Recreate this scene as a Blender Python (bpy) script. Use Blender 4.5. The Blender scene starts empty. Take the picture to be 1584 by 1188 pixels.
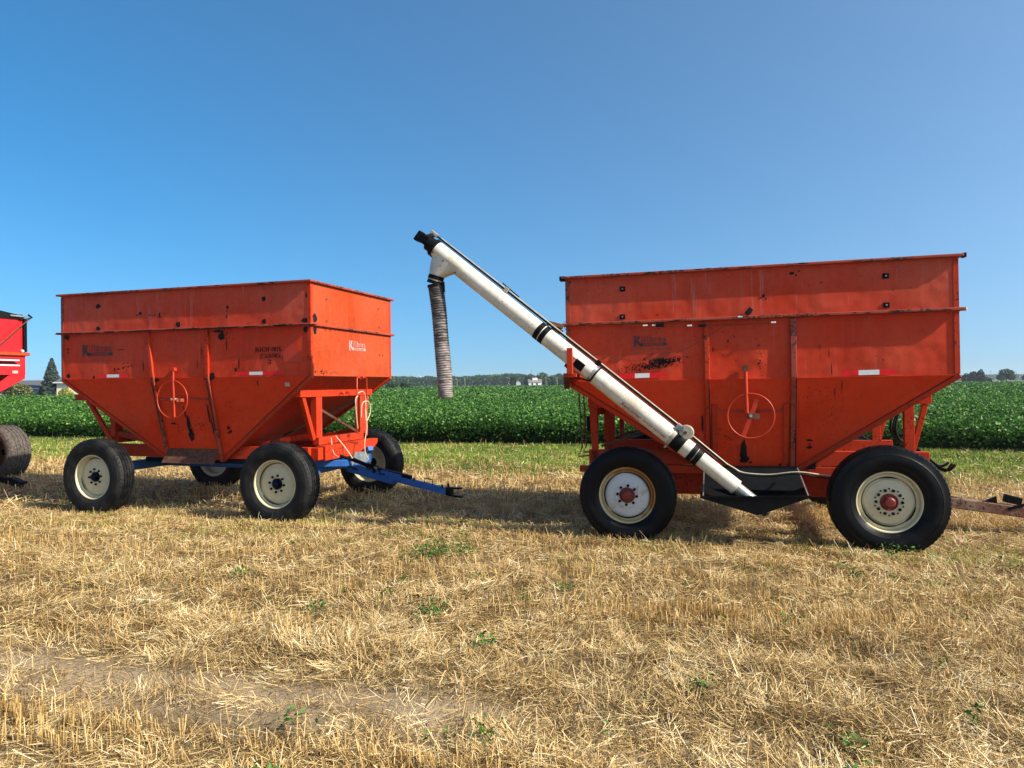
import bpy, math, random
import numpy as np
from mathutils import Vector, Matrix, Euler
random.seed(7); RNG = np.random.default_rng(11)
C = bpy.context.scene.collection
R = math.radians
# ------------------------------------------------------------------ camera, sky, sun
scn = bpy.context.scene
cd = bpy.data.cameras.new('camera'); cam = bpy.data.objects.new('camera', cd); C.objects.link(cam)
cd.sensor_width = 36; cd.lens = 1100/1584*36; cd.clip_start = .05; cd.clip_end = 9000
cam.location = (0, 0, 1.7)
cam.matrix_world = Matrix.Translation((0, 0, 1.7)) @ Euler((R(90), 0, 0)).to_matrix().to_4x4() @ Matrix.Rotation(-math.atan(.009), 4, 'Z')
scn.camera = cam
SUN_EL = 36.0; SUN_AZ = -24.0      # azimuth in degrees from +X towards +Y
sd = Vector((math.cos(R(SUN_AZ))*math.cos(R(SUN_EL)), math.sin(R(SUN_AZ))*math.cos(R(SUN_EL)), math.sin(R(SUN_EL))))
w = bpy.data.worlds.new('World'); scn.world = w; w.use_nodes = True
nt = w.node_tree; bg = nt.nodes['Background']
sky = nt.nodes.new('ShaderNodeTexSky'); sky.sky_type = 'NISHITA'; sky.sun_disc = False
sky.sun_elevation = R(SUN_EL); sky.sun_rotation = R(90-SUN_AZ)
sky.air_density = 1.0; sky.dust_density = 1.6; sky.ozone_density = 7.0; sky.altitude = 0
# clear deep blue away from the sun, milkier towards it
tc_ = nt.nodes.new('ShaderNodeTexCoord'); dp_ = nt.nodes.new('ShaderNodeVectorMath'); dp_.operation = 'DOT_PRODUCT'; nt.links.new(tc_.outputs['Generated'], dp_.inputs[0]); dp_.inputs[1].default_value = sd
va_ = nt.nodes.new('ShaderNodeVectorMath'); va_.operation = 'ADD'; va_.inputs[1].default_value = (0, 0, .07); nt.links.new(tc_.outputs['Generated'], va_.inputs[0])
vn_ = nt.nodes.new('ShaderNodeVectorMath'); vn_.operation = 'NORMALIZE'; nt.links.new(va_.outputs[0], vn_.inputs[0]); nt.links.new(vn_.outputs[0], sky.inputs['Vector'])   # bright hazy horizon
mr_ = nt.nodes.new('ShaderNodeMapRange'); nt.links.new(dp_.outputs['Value'], mr_.inputs[0]); mr_.inputs[1].default_value = -.5; mr_.inputs[2].default_value = .7
ha = nt.nodes.new('ShaderNodeHueSaturation'); hb = nt.nodes.new('ShaderNodeHueSaturation'); mx_ = nt.nodes.new('ShaderNodeMix'); mx_.data_type = 'RGBA'
ha.inputs['Saturation'].default_value = 1.20; ha.inputs['Value'].default_value = 1.02; hb.inputs['Saturation'].default_value = .90; hb.inputs['Value'].default_value = 1.12
for h_ in (ha, hb): nt.links.new(sky.outputs[0], h_.inputs['Color']); h_.inputs['Hue'].default_value = .489
nt.links.new(mr_.outputs[0], mx_.inputs[0]); nt.links.new(ha.outputs[0], mx_.inputs[6]); nt.links.new(hb.outputs[0], mx_.inputs[7])
nt.links.new(mx_.outputs[2], bg.inputs[0]); bg.inputs[1].default_value = .110
sl = bpy.data.lights.new('sun', 'SUN'); sl.energy = 5.0; sl.angle = R(.53); sl.color = (1, .93, .82)
so = bpy.data.objects.new('sun', sl); C.objects.link(so); so.rotation_euler = (-sd).to_track_quat('-Z', 'Y').to_euler()
scn.view_settings.view_transform = 'Standard'; scn.view_settings.look = 'None'
scn.view_settings.exposure = 0.7; scn.view_settings.gamma = 1
scn.view_settings.use_curve_mapping = False
scn.render.engine = 'CYCLES'

# ------------------------------------------------------------------ materials
class NT:
    def __init__(s, name):
        m = bpy.data.materials.new(name); m.use_nodes = True; s.m = m; s.t = m.node_tree; s.b = s.t.nodes['Principled BSDF']
        s.co = s.t.nodes.new('ShaderNodeTexCoord')
    def n(s, typ, **k):
        x = s.t.nodes.new(typ)
        for a, v in k.items(): setattr(x, a, v)
        return x
    def l(s, a, b): s.t.links.new(a, b)
    def noise(s, scale, detail=4, rough=.55, vec=None, stretch=None, off=None):
        x = s.n('ShaderNodeTexNoise'); x.inputs['Scale'].default_value = scale; x.inputs['Detail'].default_value = detail; x.inputs['Roughness'].default_value = rough
        v = vec or s.co.outputs['Object']
        if stretch or off:
            mp = s.n('ShaderNodeMapping'); mp.inputs['Scale'].default_value = stretch or (1, 1, 1); mp.inputs['Location'].default_value = off or (0, 0, 0); s.l(v, mp.inputs[0]); v = mp.outputs[0]
        s.l(v, x.inputs['Vector']); return x.outputs['Fac']
    def ramp(s, fac, lo, hi, a=0., b=1.):
        x = s.n('ShaderNodeMapRange'); s.l(fac, x.inputs[0]); x.inputs[1].default_value = lo; x.inputs[2].default_value = hi; x.inputs[3].default_value = a; x.inputs[4].default_value = b; return x.outputs[0]
    def mul(s, a, b, op='MULTIPLY'):
        x = s.n('ShaderNodeMath', operation=op)
        for i, v in enumerate((a, b)):
            if isinstance(v, (int, float)): x.inputs[i].default_value = v
            else: s.l(v, x.inputs[i])
        return x.outputs[0]
    def mix(s, fac, a, b):
        x = s.n('ShaderNodeMix', data_type='RGBA')
        if isinstance(fac, (int, float)): x.inputs[0].default_value = fac
        else: s.l(fac, x.inputs[0])
        for i, v in ((6, a), (7, b)):
            if isinstance(v, tuple): x.inputs[i].default_value = (*v, 1)
            else: s.l(v, x.inputs[i])
        return x.outputs[2]
    def col(s, c):
        if isinstance(c, tuple): s.b.inputs['Base Color'].default_value = (*c, 1)
        else: s.l(c, s.b.inputs['Base Color'])
    def rough(s, r):
        if isinstance(r, (int, float)): s.b.inputs['Roughness'].default_value = r
        else: s.l(r, s.b.inputs['Roughness'])
    def bump(s, h, dist=.01, st=1.):
        x = s.n('ShaderNodeBump'); x.inputs['Distance'].default_value = dist; x.inputs['Strength'].default_value = st; s.l(h, x.inputs['Height']); s.l(x.outputs[0], s.b.inputs['Normal'])

def plain(name, c, rough=.5, metal=0., var=.25, scale=8):
    k = NT(name); k.b.inputs['Specular IOR Level'].default_value = .12 if max(c) < .03 else .4; f = k.noise(scale, 5)
    k.col(k.mix(k.ramp(f, .3, .7), tuple(v*(1-var) for v in c), tuple(min(1, v*(1+var)) for v in c)))
    k.rough(rough); k.b.inputs['Metallic'].default_value = metal; return k.m

def paint(name, base, faded, chips=.62, seed=0, rough=.45, dent=.017, chipcol=(.016, .010, .009), streak=.35, spec=.4):
    k = NT(name); o = (seed*3.1, seed*1.7, seed*.9)
    big = k.noise(1.1, 3, .5, off=o)
    st = k.noise(3.0, 5, .6, stretch=(5, 5, .45), off=o)
    c = k.mix(k.ramp(big, .33, .68, 0, .60), base, faded)
    c = k.mix(k.ramp(st, .52, .8, 0, streak), c, faded)
    run = k.noise(2.6, 5, .65, stretch=(9, 9, .5), off=(o[0]+3, 1, 2)); blot = k.noise(1.7, 4, .6, off=(o[0]+9, 4, 2))
    c = k.mix(k.mul(k.ramp(run, .56, .72, 0, .55*streak/.35), k.ramp(blot, .42, .6)), c, tuple(min(.6, v*.72+.10) for v in faded))
    c = k.mix(k.mul(k.ramp(blot, .50, .72), .28), c, tuple(v*.5 for v in base))
    fine = k.noise(14, 6, .7, off=o)
    c = k.mix(k.ramp(fine, .45, .75, 0, .35), c, tuple(v*.55 for v in base))
    # small dust spots
    d = k.noise(55, 3, .6, off=o); c = k.mix(k.ramp(d, .64, .70, 0, .4), c, faded)
    ch = k.noise(38, 4, .6, off=o); msk = k.noise(2.3, 3, .6, off=(o[0]+5, 2, 1))
    chm = k.mul(k.ramp(ch, chips, chips+.03), k.ramp(msk, .46, .56))
    c = k.mix(chm, c, chipcol); k.col(c)
    k.rough(k.ramp(fine, .3, .7, rough, rough+.2)); k.b.inputs['Specular IOR Level'].default_value = spec
    h = k.mul(k.noise(2.2, 2, .5, off=o), 1.0); h2 = k.mul(k.mul(chm, -.03), h, 'ADD')
    k.bump(h2, dent*4, .6); return k.m

M = {}
M['red'] = paint('worn_red_paint', (.58, .033, .0055), (.54, .080, .036), .635, 0, spec=.15)
M['red_upper'] = paint('faded_red_paint', (.52, .038, .010), (.52, .110, .062), .65, 2, streak=.6, spec=.15)
M['red_lower'] = paint('shade_lifted_deep_red', (.68, .033, .004), (.60, .070, .022), .635, 4, streak=.25, spec=.15)  # less faded red, base brightened to stand in for bounce light on the slope
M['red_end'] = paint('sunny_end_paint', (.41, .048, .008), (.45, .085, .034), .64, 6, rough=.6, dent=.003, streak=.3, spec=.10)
M['red_frame'] = paint('frame_red_paint', (.48, .031, .005), (.45, .055, .018), .585, 8, rough=.5, dent=.001, spec=.15)
M['bright'] = paint('bright_red_paint', (.62, .008, .012), (.55, .02, .02), .72, 3, rough=.3, dent=.003, streak=.1)
M['blue'] = paint('blue_frame_paint', (.010, .085, .32), (.03, .16, .42), .60, 5, rough=.4, dent=.001)
M['white'] = paint('white_tube_paint', (.68, .62, .48), (.80, .75, .64), .64, 9, rough=.35, dent=.002, chipcol=(.20, .10, .04), streak=.35)
_n = M['white'].node_tree; _b = _n.nodes['Principled BSDF']; _src = _b.inputs['Base Color'].links[0].from_socket       # tan grime blotches with their own shape
_t = _n.nodes.new('ShaderNodeTexNoise'); _t.inputs['Scale'].default_value = 2.3; _t.inputs['Detail'].default_value = 6; _t.inputs['Roughness'].default_value = .7; _c = _n.nodes.new('ShaderNodeTexCoord'); _n.links.new(_c.outputs['Object'], _t.inputs['Vector'])
_r = _n.nodes.new('ShaderNodeMapRange'); _r.inputs[1].default_value = .50; _r.inputs[2].default_value = .72; _r.inputs[4].default_value = .75; _n.links.new(_t.outputs['Fac'], _r.inputs[0])
_m = _n.nodes.new('ShaderNodeMix'); _m.data_type = 'RGBA'; _n.links.new(_r.outputs[0], _m.inputs[0]); _n.links.new(_src, _m.inputs[6]); _m.inputs[7].default_value = (.42, .31, .17, 1); _n.links.new(_m.outputs[2], _b.inputs['Base Color'])
M['white_stained'] = paint('stained_white_paint', (.56, .51, .40), (.66, .60, .50), .62, 12, rough=.35, dent=.001, chipcol=(.25, .12, .04))
M['rust'] = plain('rusty_steel', (.11, .045, .022), .75, .2, .5, 25)
M['rail'] = paint('rail_rust_paint', (.36, .038, .012), (.30, .075, .04), .50, 15, rough=.5, dent=.001, chipcol=(.02, .012, .01))
M['black'] = plain('black_steel', (.007, .007, .0075), .5, .3, .4, 20)
M['rubber'] = plain('hose_rubber', (.008, .008, .008), .55, 0, .3, 20)
M['dark'] = plain('bare_and_shade_mark', (.014, .010, .009), .6, 0, .4, 40)
M['grey'] = plain('galvanised_steel', (.36, .35, .32), .38, .7, .3, 12)
M['tan'] = plain('weathered_tan_metal', (.42, .36, .26), .5, .2, .25, 18)
M['rope'] = plain('cream_rope', (.62, .48, .32), .85, 0, .2, 30)
M['print'] = plain('dark_print', (.022, .035, .045), .6, 0, .3, 60)
M['print_faint'] = plain('faded_print', (.16, .045, .04), .6, 0, .4, 60)
M['print_red'] = plain('red_print', (.36, .03, .03), .6, 0, .4, 40)
M['print_grey'] = plain('grey_print', (.42, .33, .30), .6, 0, .3, 60)
M['stencil'] = plain('stencil_black', (.02, .008, .006), .7, 0, .3, 60)
M['refl_red'] = plain('reflector_red', (.74, .001, .005), .35, 0, .15, 30)
M['refl_white'] = plain('reflector_white', (.72, .72, .68), .35, 0, .08, 60)
M['fresh'] = plain('fresh_red_patch', (.50, .034, .006), .4, 0, .08, 6)
M['hubred'] = plain('hub_red', (.17, .022, .014), .5, .1, .4, 25)
M['hubblue'] = plain('hub_blue', (.003, .006, .020), .4, .2, .4, 25)
M['drawbar'] = paint('rusted_drawbar_paint', (.16, .04, .02), (.34, .27, .17), .55, 19, rough=.6, streak=.7)
def mk_rim(name, base, rust, lo, tilt=0.):
    k = NT(name); f = k.noise(4, 6, .65); f2 = k.noise(16, 5, .7)
    if tilt:
        sx = k.n('ShaderNodeSeparateXYZ'); k.l(k.co.outputs['Object'], sx.inputs[0]); f = k.mul(f, k.mul(k.mul(sx.outputs[0], sx.outputs[2], 'ADD'), tilt), 'ADD')
    c = k.mix(k.ramp(f2, .35, .8, 0, .4), base, tuple(v*.72 for v in base))
    c = k.mix(k.ramp(f, lo, lo+.14), c, rust); c = k.mix(k.ramp(k.noise(60, 3), .68, .72), c, (.12, .06, .03))
    k.col(c); k.rough(.5); k.bump(f2, .002, .4); return k.m
M['cream'] = mk_rim('cream_rim', (.62, .54, .33), (.50, .40, .22), .66)
M['cream_disc'] = mk_rim('cream_disc', (.60, .52, .32), (.5, .42, .25), .62)
M['rimrust'] = mk_rim('rusty_rim', (.50, .40, .22), (.36, .15, .03), .44, .6)
M['white_disc'] = mk_rim('white_disc', (.55, .55, .52), (.36, .27, .12), .53)
# tyre
k = NT('tyre_rubber'); a = k.noise(5, 5, .6); b = k.noise(45, 4, .65)
c = k.mix(k.ramp(a, .42, .70, 0, .55), (.0055, .006, .0068), (.050, .044, .036)); c = k.mix(k.ramp(b, .60, .85, 0, .4), c, (.09, .075, .055))
k.col(c); k.rough(k.ramp(a, .3, .7, .42, .75)); k.bump(b, .002, .5); k.b.inputs['Specular IOR Level'].default_value = .16; M['tyre'] = k.m
k = NT('clean_tyre_rubber'); a = k.noise(5, 5, .6); b = k.noise(45, 4, .65)
c = k.mix(k.ramp(a, .48, .75, 0, .35), (.0035, .0038, .0045), (.020, .018, .015)); c = k.mix(k.ramp(b, .66, .88, 0, .35), c, (.07, .055, .04))
k.col(c); k.rough(k.ramp(a, .3, .7, .30, .6)); k.bump(b, .0015, .4); k.b.inputs['Specular IOR Level'].default_value = .14; M['tyre_clean'] = k.m
k = NT('muddy_tyre_rubber'); b = k.noise(30, 6, .75)
k.col(k.mix(k.ramp(b, .38, .62), (.018, .016, .015), (.13, .10, .075))); k.rough(.85); k.bump(b, .006, .7); M['tyre_muddy'] = k.m
# corrugated spout hose
k = NT('corrugated_hose'); sx = k.n('ShaderNodeSeparateXYZ'); k.l(k.co.outputs['Object'], sx.inputs[0])
f = k.noise(9, 5, .6, stretch=(1, 1, 3)); g = k.ramp(sx.outputs[2], 1.6, 2.9, 0, 1)
c = k.mix(k.ramp(k.mul(f, k.mul(g, .25), 'SUBTRACT'), .28, .52), (.035, .030, .028), (.27, .225, .20)); k.col(c); k.rough(.6); M['hose'] = k.m

def vegmat(name, cols, rough=.6, trans=.25, spec=.3):
    k = NT(name); at = k.n('ShaderNodeAttribute', attribute_name='rnd')
    cr = k.n('ShaderNodeValToRGB'); e = cr.color_ramp.elements
    while len(e) < len(cols): e.new(.5)
    for i, (p, cc) in enumerate(cols): e[i].position = p; e[i].color = (*cc, 1)
    k.l(at.outputs['Fac'], cr.inputs[0]); k.l(cr.outputs[0], k.b.inputs['Base Color']); k.rough(rough); k.b.inputs['Specular IOR Level'].default_value = spec
    if trans:
        tr = k.n('ShaderNodeBsdfTranslucent'); k.l(cr.outputs[0], tr.inputs[0]); mx = k.n('ShaderNodeMixShader'); mx.inputs[0].default_value = trans
        out = k.t.nodes['Material Output']; k.l(k.b.outputs[0], mx.inputs[1]); k.l(tr.outputs[0], mx.inputs[2]); k.l(mx.outputs[0], out.inputs[0])
    return k.m
M['straw'] = vegmat('straw', [(0, (.05, .026, .009)), (.30, (.22, .125, .040)), (.5, (.57, .385, .140)), (.75, (.78, .59, .28)), (1, (.92, .81, .53))], .55, .15, .35)
M['stubble'] = vegmat('stubble', [(0, (.22, .12, .035)), (.4, (.50, .31, .10)), (.8, (.66, .45, .17)), (1, (.78, .60, .30))], .55, .2, .35)
M['grass'] = vegmat('grass_blades', [(0, (.045, .10, .012)), (.4, (.17, .29, .025)), (.75, (.33, .42, .05)), (1, (.52, .50, .12))], .55, .3)
M['weed'] = vegmat('weed_leaves', [(0, (.02, .06, .010)), (.6, (.06, .17, .018)), (1, (.10, .23, .03))], .5, .3)
M['bean'] = vegmat('soybean_leaves', [(0, (.010, .042, .008)), (.4, (.046, .140, .018)), (.75, (.13, .28, .042)), (1, (.24, .36, .07))], .46, .30, .26)
M['spruce'] = vegmat('spruce_needles', [(0, (.020, .034, .026)), (.6, (.055, .085, .068)), (1, (.12, .15, .12))], .7, .1)
M['olive'] = vegmat('olive_leaves', [(0, (.05, .06, .018)), (.6, (.14, .15, .045)), (1, (.26, .25, .09))], .6, .2)
M['leaf'] = vegmat('broad_leaves', [(0, (.014, .036, .012)), (.6, (.035, .085, .022)), (1, (.08, .15, .035))], .6, .2)
M['leafdark'] = vegmat('dark_leaves', [(0, (.008, .012, .009)), (.6, (.018, .028, .016)), (1, (.04, .055, .028))], .7, .1)
M['yellow'] = vegmat('yellow_leaves', [(0, (.14, .16, .02)), (.6, (.36, .36, .04)), (1, (.5, .46, .08))], .6, .2)
M['bark'] = plain('bark', (.09, .07, .05), .9, 0, .4, 3)
M['roof'] = plain('grey_shingles', (.10, .10, .105), .8, 0, .25, 6)
M['roofred'] = plain('brown_roof', (.20, .13, .11), .8, 0, .25, 2)
M['siding'] = plain('pale_siding', (.50, .50, .48), .7, 0, .1, 1)
M['cream_wall'] = plain('cream_wall', (.78, .70, .50), .7, 0, .06, 1)
M['glass'] = plain('window_glass', (.03, .04, .05), .1, 0, .2, 1)
M['trim'] = plain('white_trim', (.75, .75, .72), .6, 0, .05, 1)
M['wood'] = plain('weathered_pole', (.26, .22, .18), .8, 0, .2, 3)
M['turbine'] = plain('turbine_white', (.78, .78, .78), .5, 0, .03, 1)
M['beanbase'] = plain('bean_shade_green', (.008, .020, .005), .9, 0, .4, 6)

# ------------------------------------------------------------------ mesh helpers
class MB:
    def __init__(s): s.v = []; s.f = []
    def add(s, vs, fs):
        o = len(s.v); s.v += [tuple(v) for v in vs]; s.f += [tuple(i+o for i in f) for f in fs]; return s
    def box(s, x0, x1, y0, y1, z0, z1):
        return s.add([(x0,y0,z0),(x1,y0,z0),(x1,y1,z0),(x0,y1,z0),(x0,y0,z1),(x1,y0,z1),(x1,y1,z1),(x0,y1,z1)],
                     [(0,3,2,1),(4,5,6,7),(0,1,5,4),(1,2,6,5),(2,3,7,6),(3,0,4,7)])
    def plate(s, pts, t):       # polygon extruded by vector t
        n = len(pts); t = Vector(t); P = [Vector(p) for p in pts]
        return s.add([*P, *[p+t for p in P]], [tuple(range(n))[::-1], tuple(range(n, 2*n)), *[(i, (i+1) % n, (i+1) % n+n, i+n) for i in range(n)]])
    def beam(s, p, q, w, h, up=(0, 0, 1)):      # rectangular bar, w sideways, h along up
        p = Vector(p); q = Vector(q); d = (q-p).normalized(); sd_ = d.cross(Vector(up)).normalized(); u = sd_.cross(d).normalized()
        c = []
        for e in (p, q):
            for a_, b_ in ((-1,-1),(1,-1),(1,1),(-1,1)): c.append(e+sd_*a_*w/2+u*b_*h/2)
        return s.add(c, [(3,2,1,0),(4,5,6,7),(0,1,5,4),(1,2,6,5),(2,3,7,6),(3,0,4,7)])
    def tube(s, pts, r, n=10, cap=True):
        P = [Vector(p) for p in pts]; m = len(P); rr = r if isinstance(r, (list, tuple)) else [r]*m
        up = Vector((0, 1, 0)); prev = None; vs = []
        for i, p in enumerate(P):
            d = (P[min(i+1, m-1)]-P[max(i-1, 0)]).normalized()
            if prev is None:
                a_ = d.cross(up);
                if a_.length < .1: a_ = d.cross(Vector((1, 0, 0)))
            else: a_ = prev-d*prev.dot(d)
            a_.normalize(); prev = a_; b_ = d.cross(a_)
            for j in range(n):
                t = 2*math.pi*j/n; vs.append(p+(a_*math.cos(t)+b_*math.sin(t))*rr[i])
        fs = [(i*n+j, i*n+(j+1) % n, (i+1)*n+(j+1) % n, (i+1)*n+j) for i in range(m-1) for j in range(n)]
        if cap: fs += [tuple(range(n))[::-1], tuple((m-1)*n+j for j in range(n))]
        return s.add(vs, fs)
    def lathe(s, prof, n=48, axis='y', c=(0, 0, 0)):   # prof: (radius, along)
        vs = []; m = len(prof)
        for r_, y in prof:
            for j in range(n):
                t = 2*math.pi*j/n; vs.append((c[0]+r_*math.cos(t), c[1]+y, c[2]+r_*math.sin(t)))
        fs = [(i*n+j, (i+1)*n+j, (i+1)*n+(j+1) % n, i*n+(j+1) % n) for i in range(m-1) for j in range(n)]
        return s.add(vs, fs)
    def mesh(s, name, mat, smooth=None):
        me = bpy.data.meshes.new(name); me.from_pydata(s.v, [], s.f); me.materials.append(mat)
        if smooth:
            me.polygons.foreach_set('use_smooth', [True]*len(me.polygons)); me.set_sharp_from_angle(angle=R(smooth))
        me.update(); return me
    def build(s, name, mat, parent=None, smooth=None, bevel=0, **kw):
        o = link(name, s.mesh(name, mat, smooth), parent, **kw)
        if bevel:
            b = o.modifiers.new('bevel', 'BEVEL'); b.width = bevel; b.segments = 2; b.limit_method = 'ANGLE'; b.angle_limit = R(40)
        return o
def link(name, me, parent=None, loc=(0, 0, 0), rot=(0, 0, 0), label=None):
    o = bpy.data.objects.new(name, me); C.objects.link(o); o.location = loc; o.rotation_euler = rot
    if parent: o.parent = parent
    if label: o['label'] = label
    return o
def tag(o, label=None, cat=None, group=None, kind=None):
    if label: o['label'] = label
    if cat: o['category'] = cat
    if group: o['group'] = group
    if kind: o['kind'] = kind
    return o
def empty(name, loc, rot, label, cat, group=None):
    o = bpy.data.objects.new(name, None); C.objects.link(o); o.location = loc; o.rotation_euler = rot; o.empty_display_size = .3
    return tag(o, label, cat, group)

def npmesh(name, V, F, mat, rnd=None, smooth=False):
    me = bpy.data.meshes.new(name); V = np.asarray(V, np.float32); F = np.asarray(F, np.int32); k_ = F.shape[1]
    me.vertices.add(len(V)); me.vertices.foreach_set('co', V.ravel()); me.loops.add(F.size); me.loops.foreach_set('vertex_index', F.ravel())
    me.polygons.add(len(F)); me.polygons.foreach_set('loop_start', np.arange(len(F), dtype=np.int32)*k_)
    if smooth: me.polygons.foreach_set('use_smooth', np.ones(len(F), bool))
    me.update(calc_edges=True)
    if rnd is not None: at = me.attributes.new('rnd', 'FLOAT', 'POINT'); at.data.foreach_set('value', np.asarray(rnd, np.float32))
    me.materials.append(mat); return me

_L = np.random.default_rng(5).random((256, 256))
def vn(x, y, s, seed=0):
    x = np.asarray(x)/s+seed*17.3+1000; y = np.asarray(y)/s+seed*9.1+1000
    xi = np.floor(x).astype(int); yi = np.floor(y).astype(int); fx = x-xi; fy = y-yi; fx = fx*fx*(3-2*fx); fy = fy*fy*(3-2*fy)
    g = lambda i, j: _L[i % 256, j % 256]
    return (g(xi, yi)*(1-fx)+g(xi+1, yi)*fx)*(1-fy)+(g(xi, yi+1)*(1-fx)+g(xi+1, yi+1)*fx)*fy
FT = R(15.4); FA = (math.cos(FT), -math.sin(FT)); FN = (math.sin(FT), math.cos(FT))
def fn(x, y): return x*FN[0]+y*FN[1]
def fa(x, y): return x*FA[0]+y*FA[1]
def gh(x, y):
    n = fn(x, y); a = fa(x, y)
    near = np.clip(1-(np.hypot(x, y)-25)/40, 0, 1)
    h = (vn(x, y, 1.7, 1)-.5)*.05+(vn(a, n*3, .9, 2)-.5)*.035+(vn(x, y, .22, 3)-.5)*.022+(vn(x, y, .08, 4)-.5)*.010
    h = h-.03*np.exp(-((n-3.45)/.28)**2)-.025*np.exp(-((n-4.75)/.25)**2)
    return h*near

# ------------------------------------------------------------------ ground
kx = np.arange(-215, 216); gx = 1.25*np.sinh(kx*.04); ky = np.arange(-150, 231); gy = 5+1.1*np.sinh(ky*.036)
GX, GY = np.meshgrid(gx, gy); GZ = gh(GX, GY)
nx = len(gx); ny = len(gy); idx = np.arange(nx*ny).reshape(ny, nx)
F = np.stack([idx[:-1, :-1], idx[:-1, 1:], idx[1:, 1:], idx[1:, :-1]], -1).reshape(-1, 4)
k = NT('field_soil'); geo = k.n('ShaderNodeNewGeometry'); P = geo.outputs['Position']
dp = k.n('ShaderNodeVectorMath', operation='DOT_PRODUCT'); k.l(P, dp.inputs[0]); dp.inputs[1].default_value = (FN[0], FN[1], 0); nn = dp.outputs['Value']
f1 = k.noise(1.3, 5, .6, vec=P); f2 = k.noise(22, 6, .7, vec=P); f3 = k.noise(90, 4, .7, vec=P, stretch=(1, 2.2, 1))
an = k.n('ShaderNodeVectorMath', operation='DOT_PRODUCT'); k.l(P, an.inputs[0]); an.inputs[1].default_value = (FA[0], FA[1], 0)
tk = k.mul(k.ramp(k.mul(k.mul(nn, -3.38, 'ADD'), 1, 'ABSOLUTE'), .42, .12), k.ramp(k.mul(an.outputs['Value'], k.mul(f1, 2.5), 'ADD'), 2.0, -.2))
soil = k.mix(tk, k.mix(k.ramp(f2, .3, .7), (.085, .055, .028), (.20, .14, .07)), k.mix(k.ramp(f2, .3, .7), (.26, .19, .115), (.40, .30, .19)))
soil = k.mix(k.ramp(f3, .5, .60, 0, .75), soil, (.42, .29, .12))
soil = k.mix(k.ramp(f2, .62, .75, 0, .6), soil, (.10, .07, .04))
gm = k.mul(k.ramp(k.mul(nn, k.mul(f1, 4.0), 'ADD'), 14.6, 16.8), 1.0)
c = k.mix(gm, soil, k.mix(k.ramp(f2, .35, .65), (.07, .10, .025), (.20, .20, .06)))
c = k.mix(k.ramp(nn, 19.0, 19.6), c, (.03, .045, .015)); far = k.noise(.01, 4, .5, vec=P)
c = k.mix(k.ramp(nn, 260, 300), c, k.mix(k.ramp(far, .4, .6), (.045, .085, .025), (.13, .14, .05)))
k.col(c); k.rough(.95); k.b.inputs['Specular IOR Level'].default_value = .15; k.bump(f2, .03, .8)
g = link('ground', npmesh('ground', np.stack([GX, GY, GZ], -1).reshape(-1, 3), F, k.m, smooth=True)); tag(g, kind='structure', label='straw littered wheat stubble ground running flat to the horizon')

# ------------------------------------------------------------------ vegetation builders
def ribbons(P0, D, L, W, side, nseg=1, curl=0., rnd=None):
    """flat tapering ribbons from P0 along D; side = width direction"""
    n = len(P0); rows = []
    for i in range(nseg+1):
        t = i/nseg; c_ = P0+D*(L*t)[:, None]; c_ = c_.copy(); c_[:, 2] += -curl*(t*t)*L if np.isscalar(curl) else -curl*(t*t)*L
        ww = (W*(1-.25*t))[:, None]/2; rows += [c_-side*ww, c_+side*ww]
    V = np.stack(rows, 1).reshape(-1, 3); m = 2*(nseg+1); b_ = (np.arange(n)*m)[:, None]
    F_ = np.concatenate([b_+np.array([[2*i, 2*i+1, 2*i+3, 2*i+2]]) for i in range(nseg)], 0)
    return V, F_, np.repeat(rnd, m) if rnd is not None else None
def norm(v): return v/np.maximum(np.linalg.norm(v, axis=1, keepdims=True), 1e-6)
def fan(n, y0, y1, margin=1.8, p=1.0):
    """random points in the view fan between depths y0, y1, widened by a margin; p biases towards near"""
    u = RNG.random(n); y = ((y0**(2-p)+(y1**(2-p)-y0**(2-p))*u))**(1/(2-p)) if p != 2 else y0*(y1/y0)**u
    x = (RNG.random(n)*2-1)*(.74*y+margin); return x, y
def join(parts):
    V = []; Fs = []; Rr = []; o = 0
    for v, f, r_ in parts: V.append(v); Fs.append(f+o); Rr.append(r_); o += len(v)
    return np.concatenate(V), np.concatenate(Fs), np.concatenate(Rr)
def bare(x, y):       # wheel tracks and thin spots with little straw
    n = fn(x, y); a = fa(x, y)
    t = np.exp(-((n-3.50)/.20)**2)*np.clip((-.1-a)/1.2+vn(a, n, .6, 8)-.2, 0, 1)+.9*np.exp(-((n-3.12)/.14)**2)*np.clip((-1.6-a)/.6, 0, 1)
    t = t+.6*np.exp(-((n-4.75)/.18)**2)*(vn(a, n, 1.1, 9) > .6)
    t = t+np.clip((vn(x, y, .9, 12)-.80)*4, 0, .5)
    return np.clip(t, 0, 1)
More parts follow.
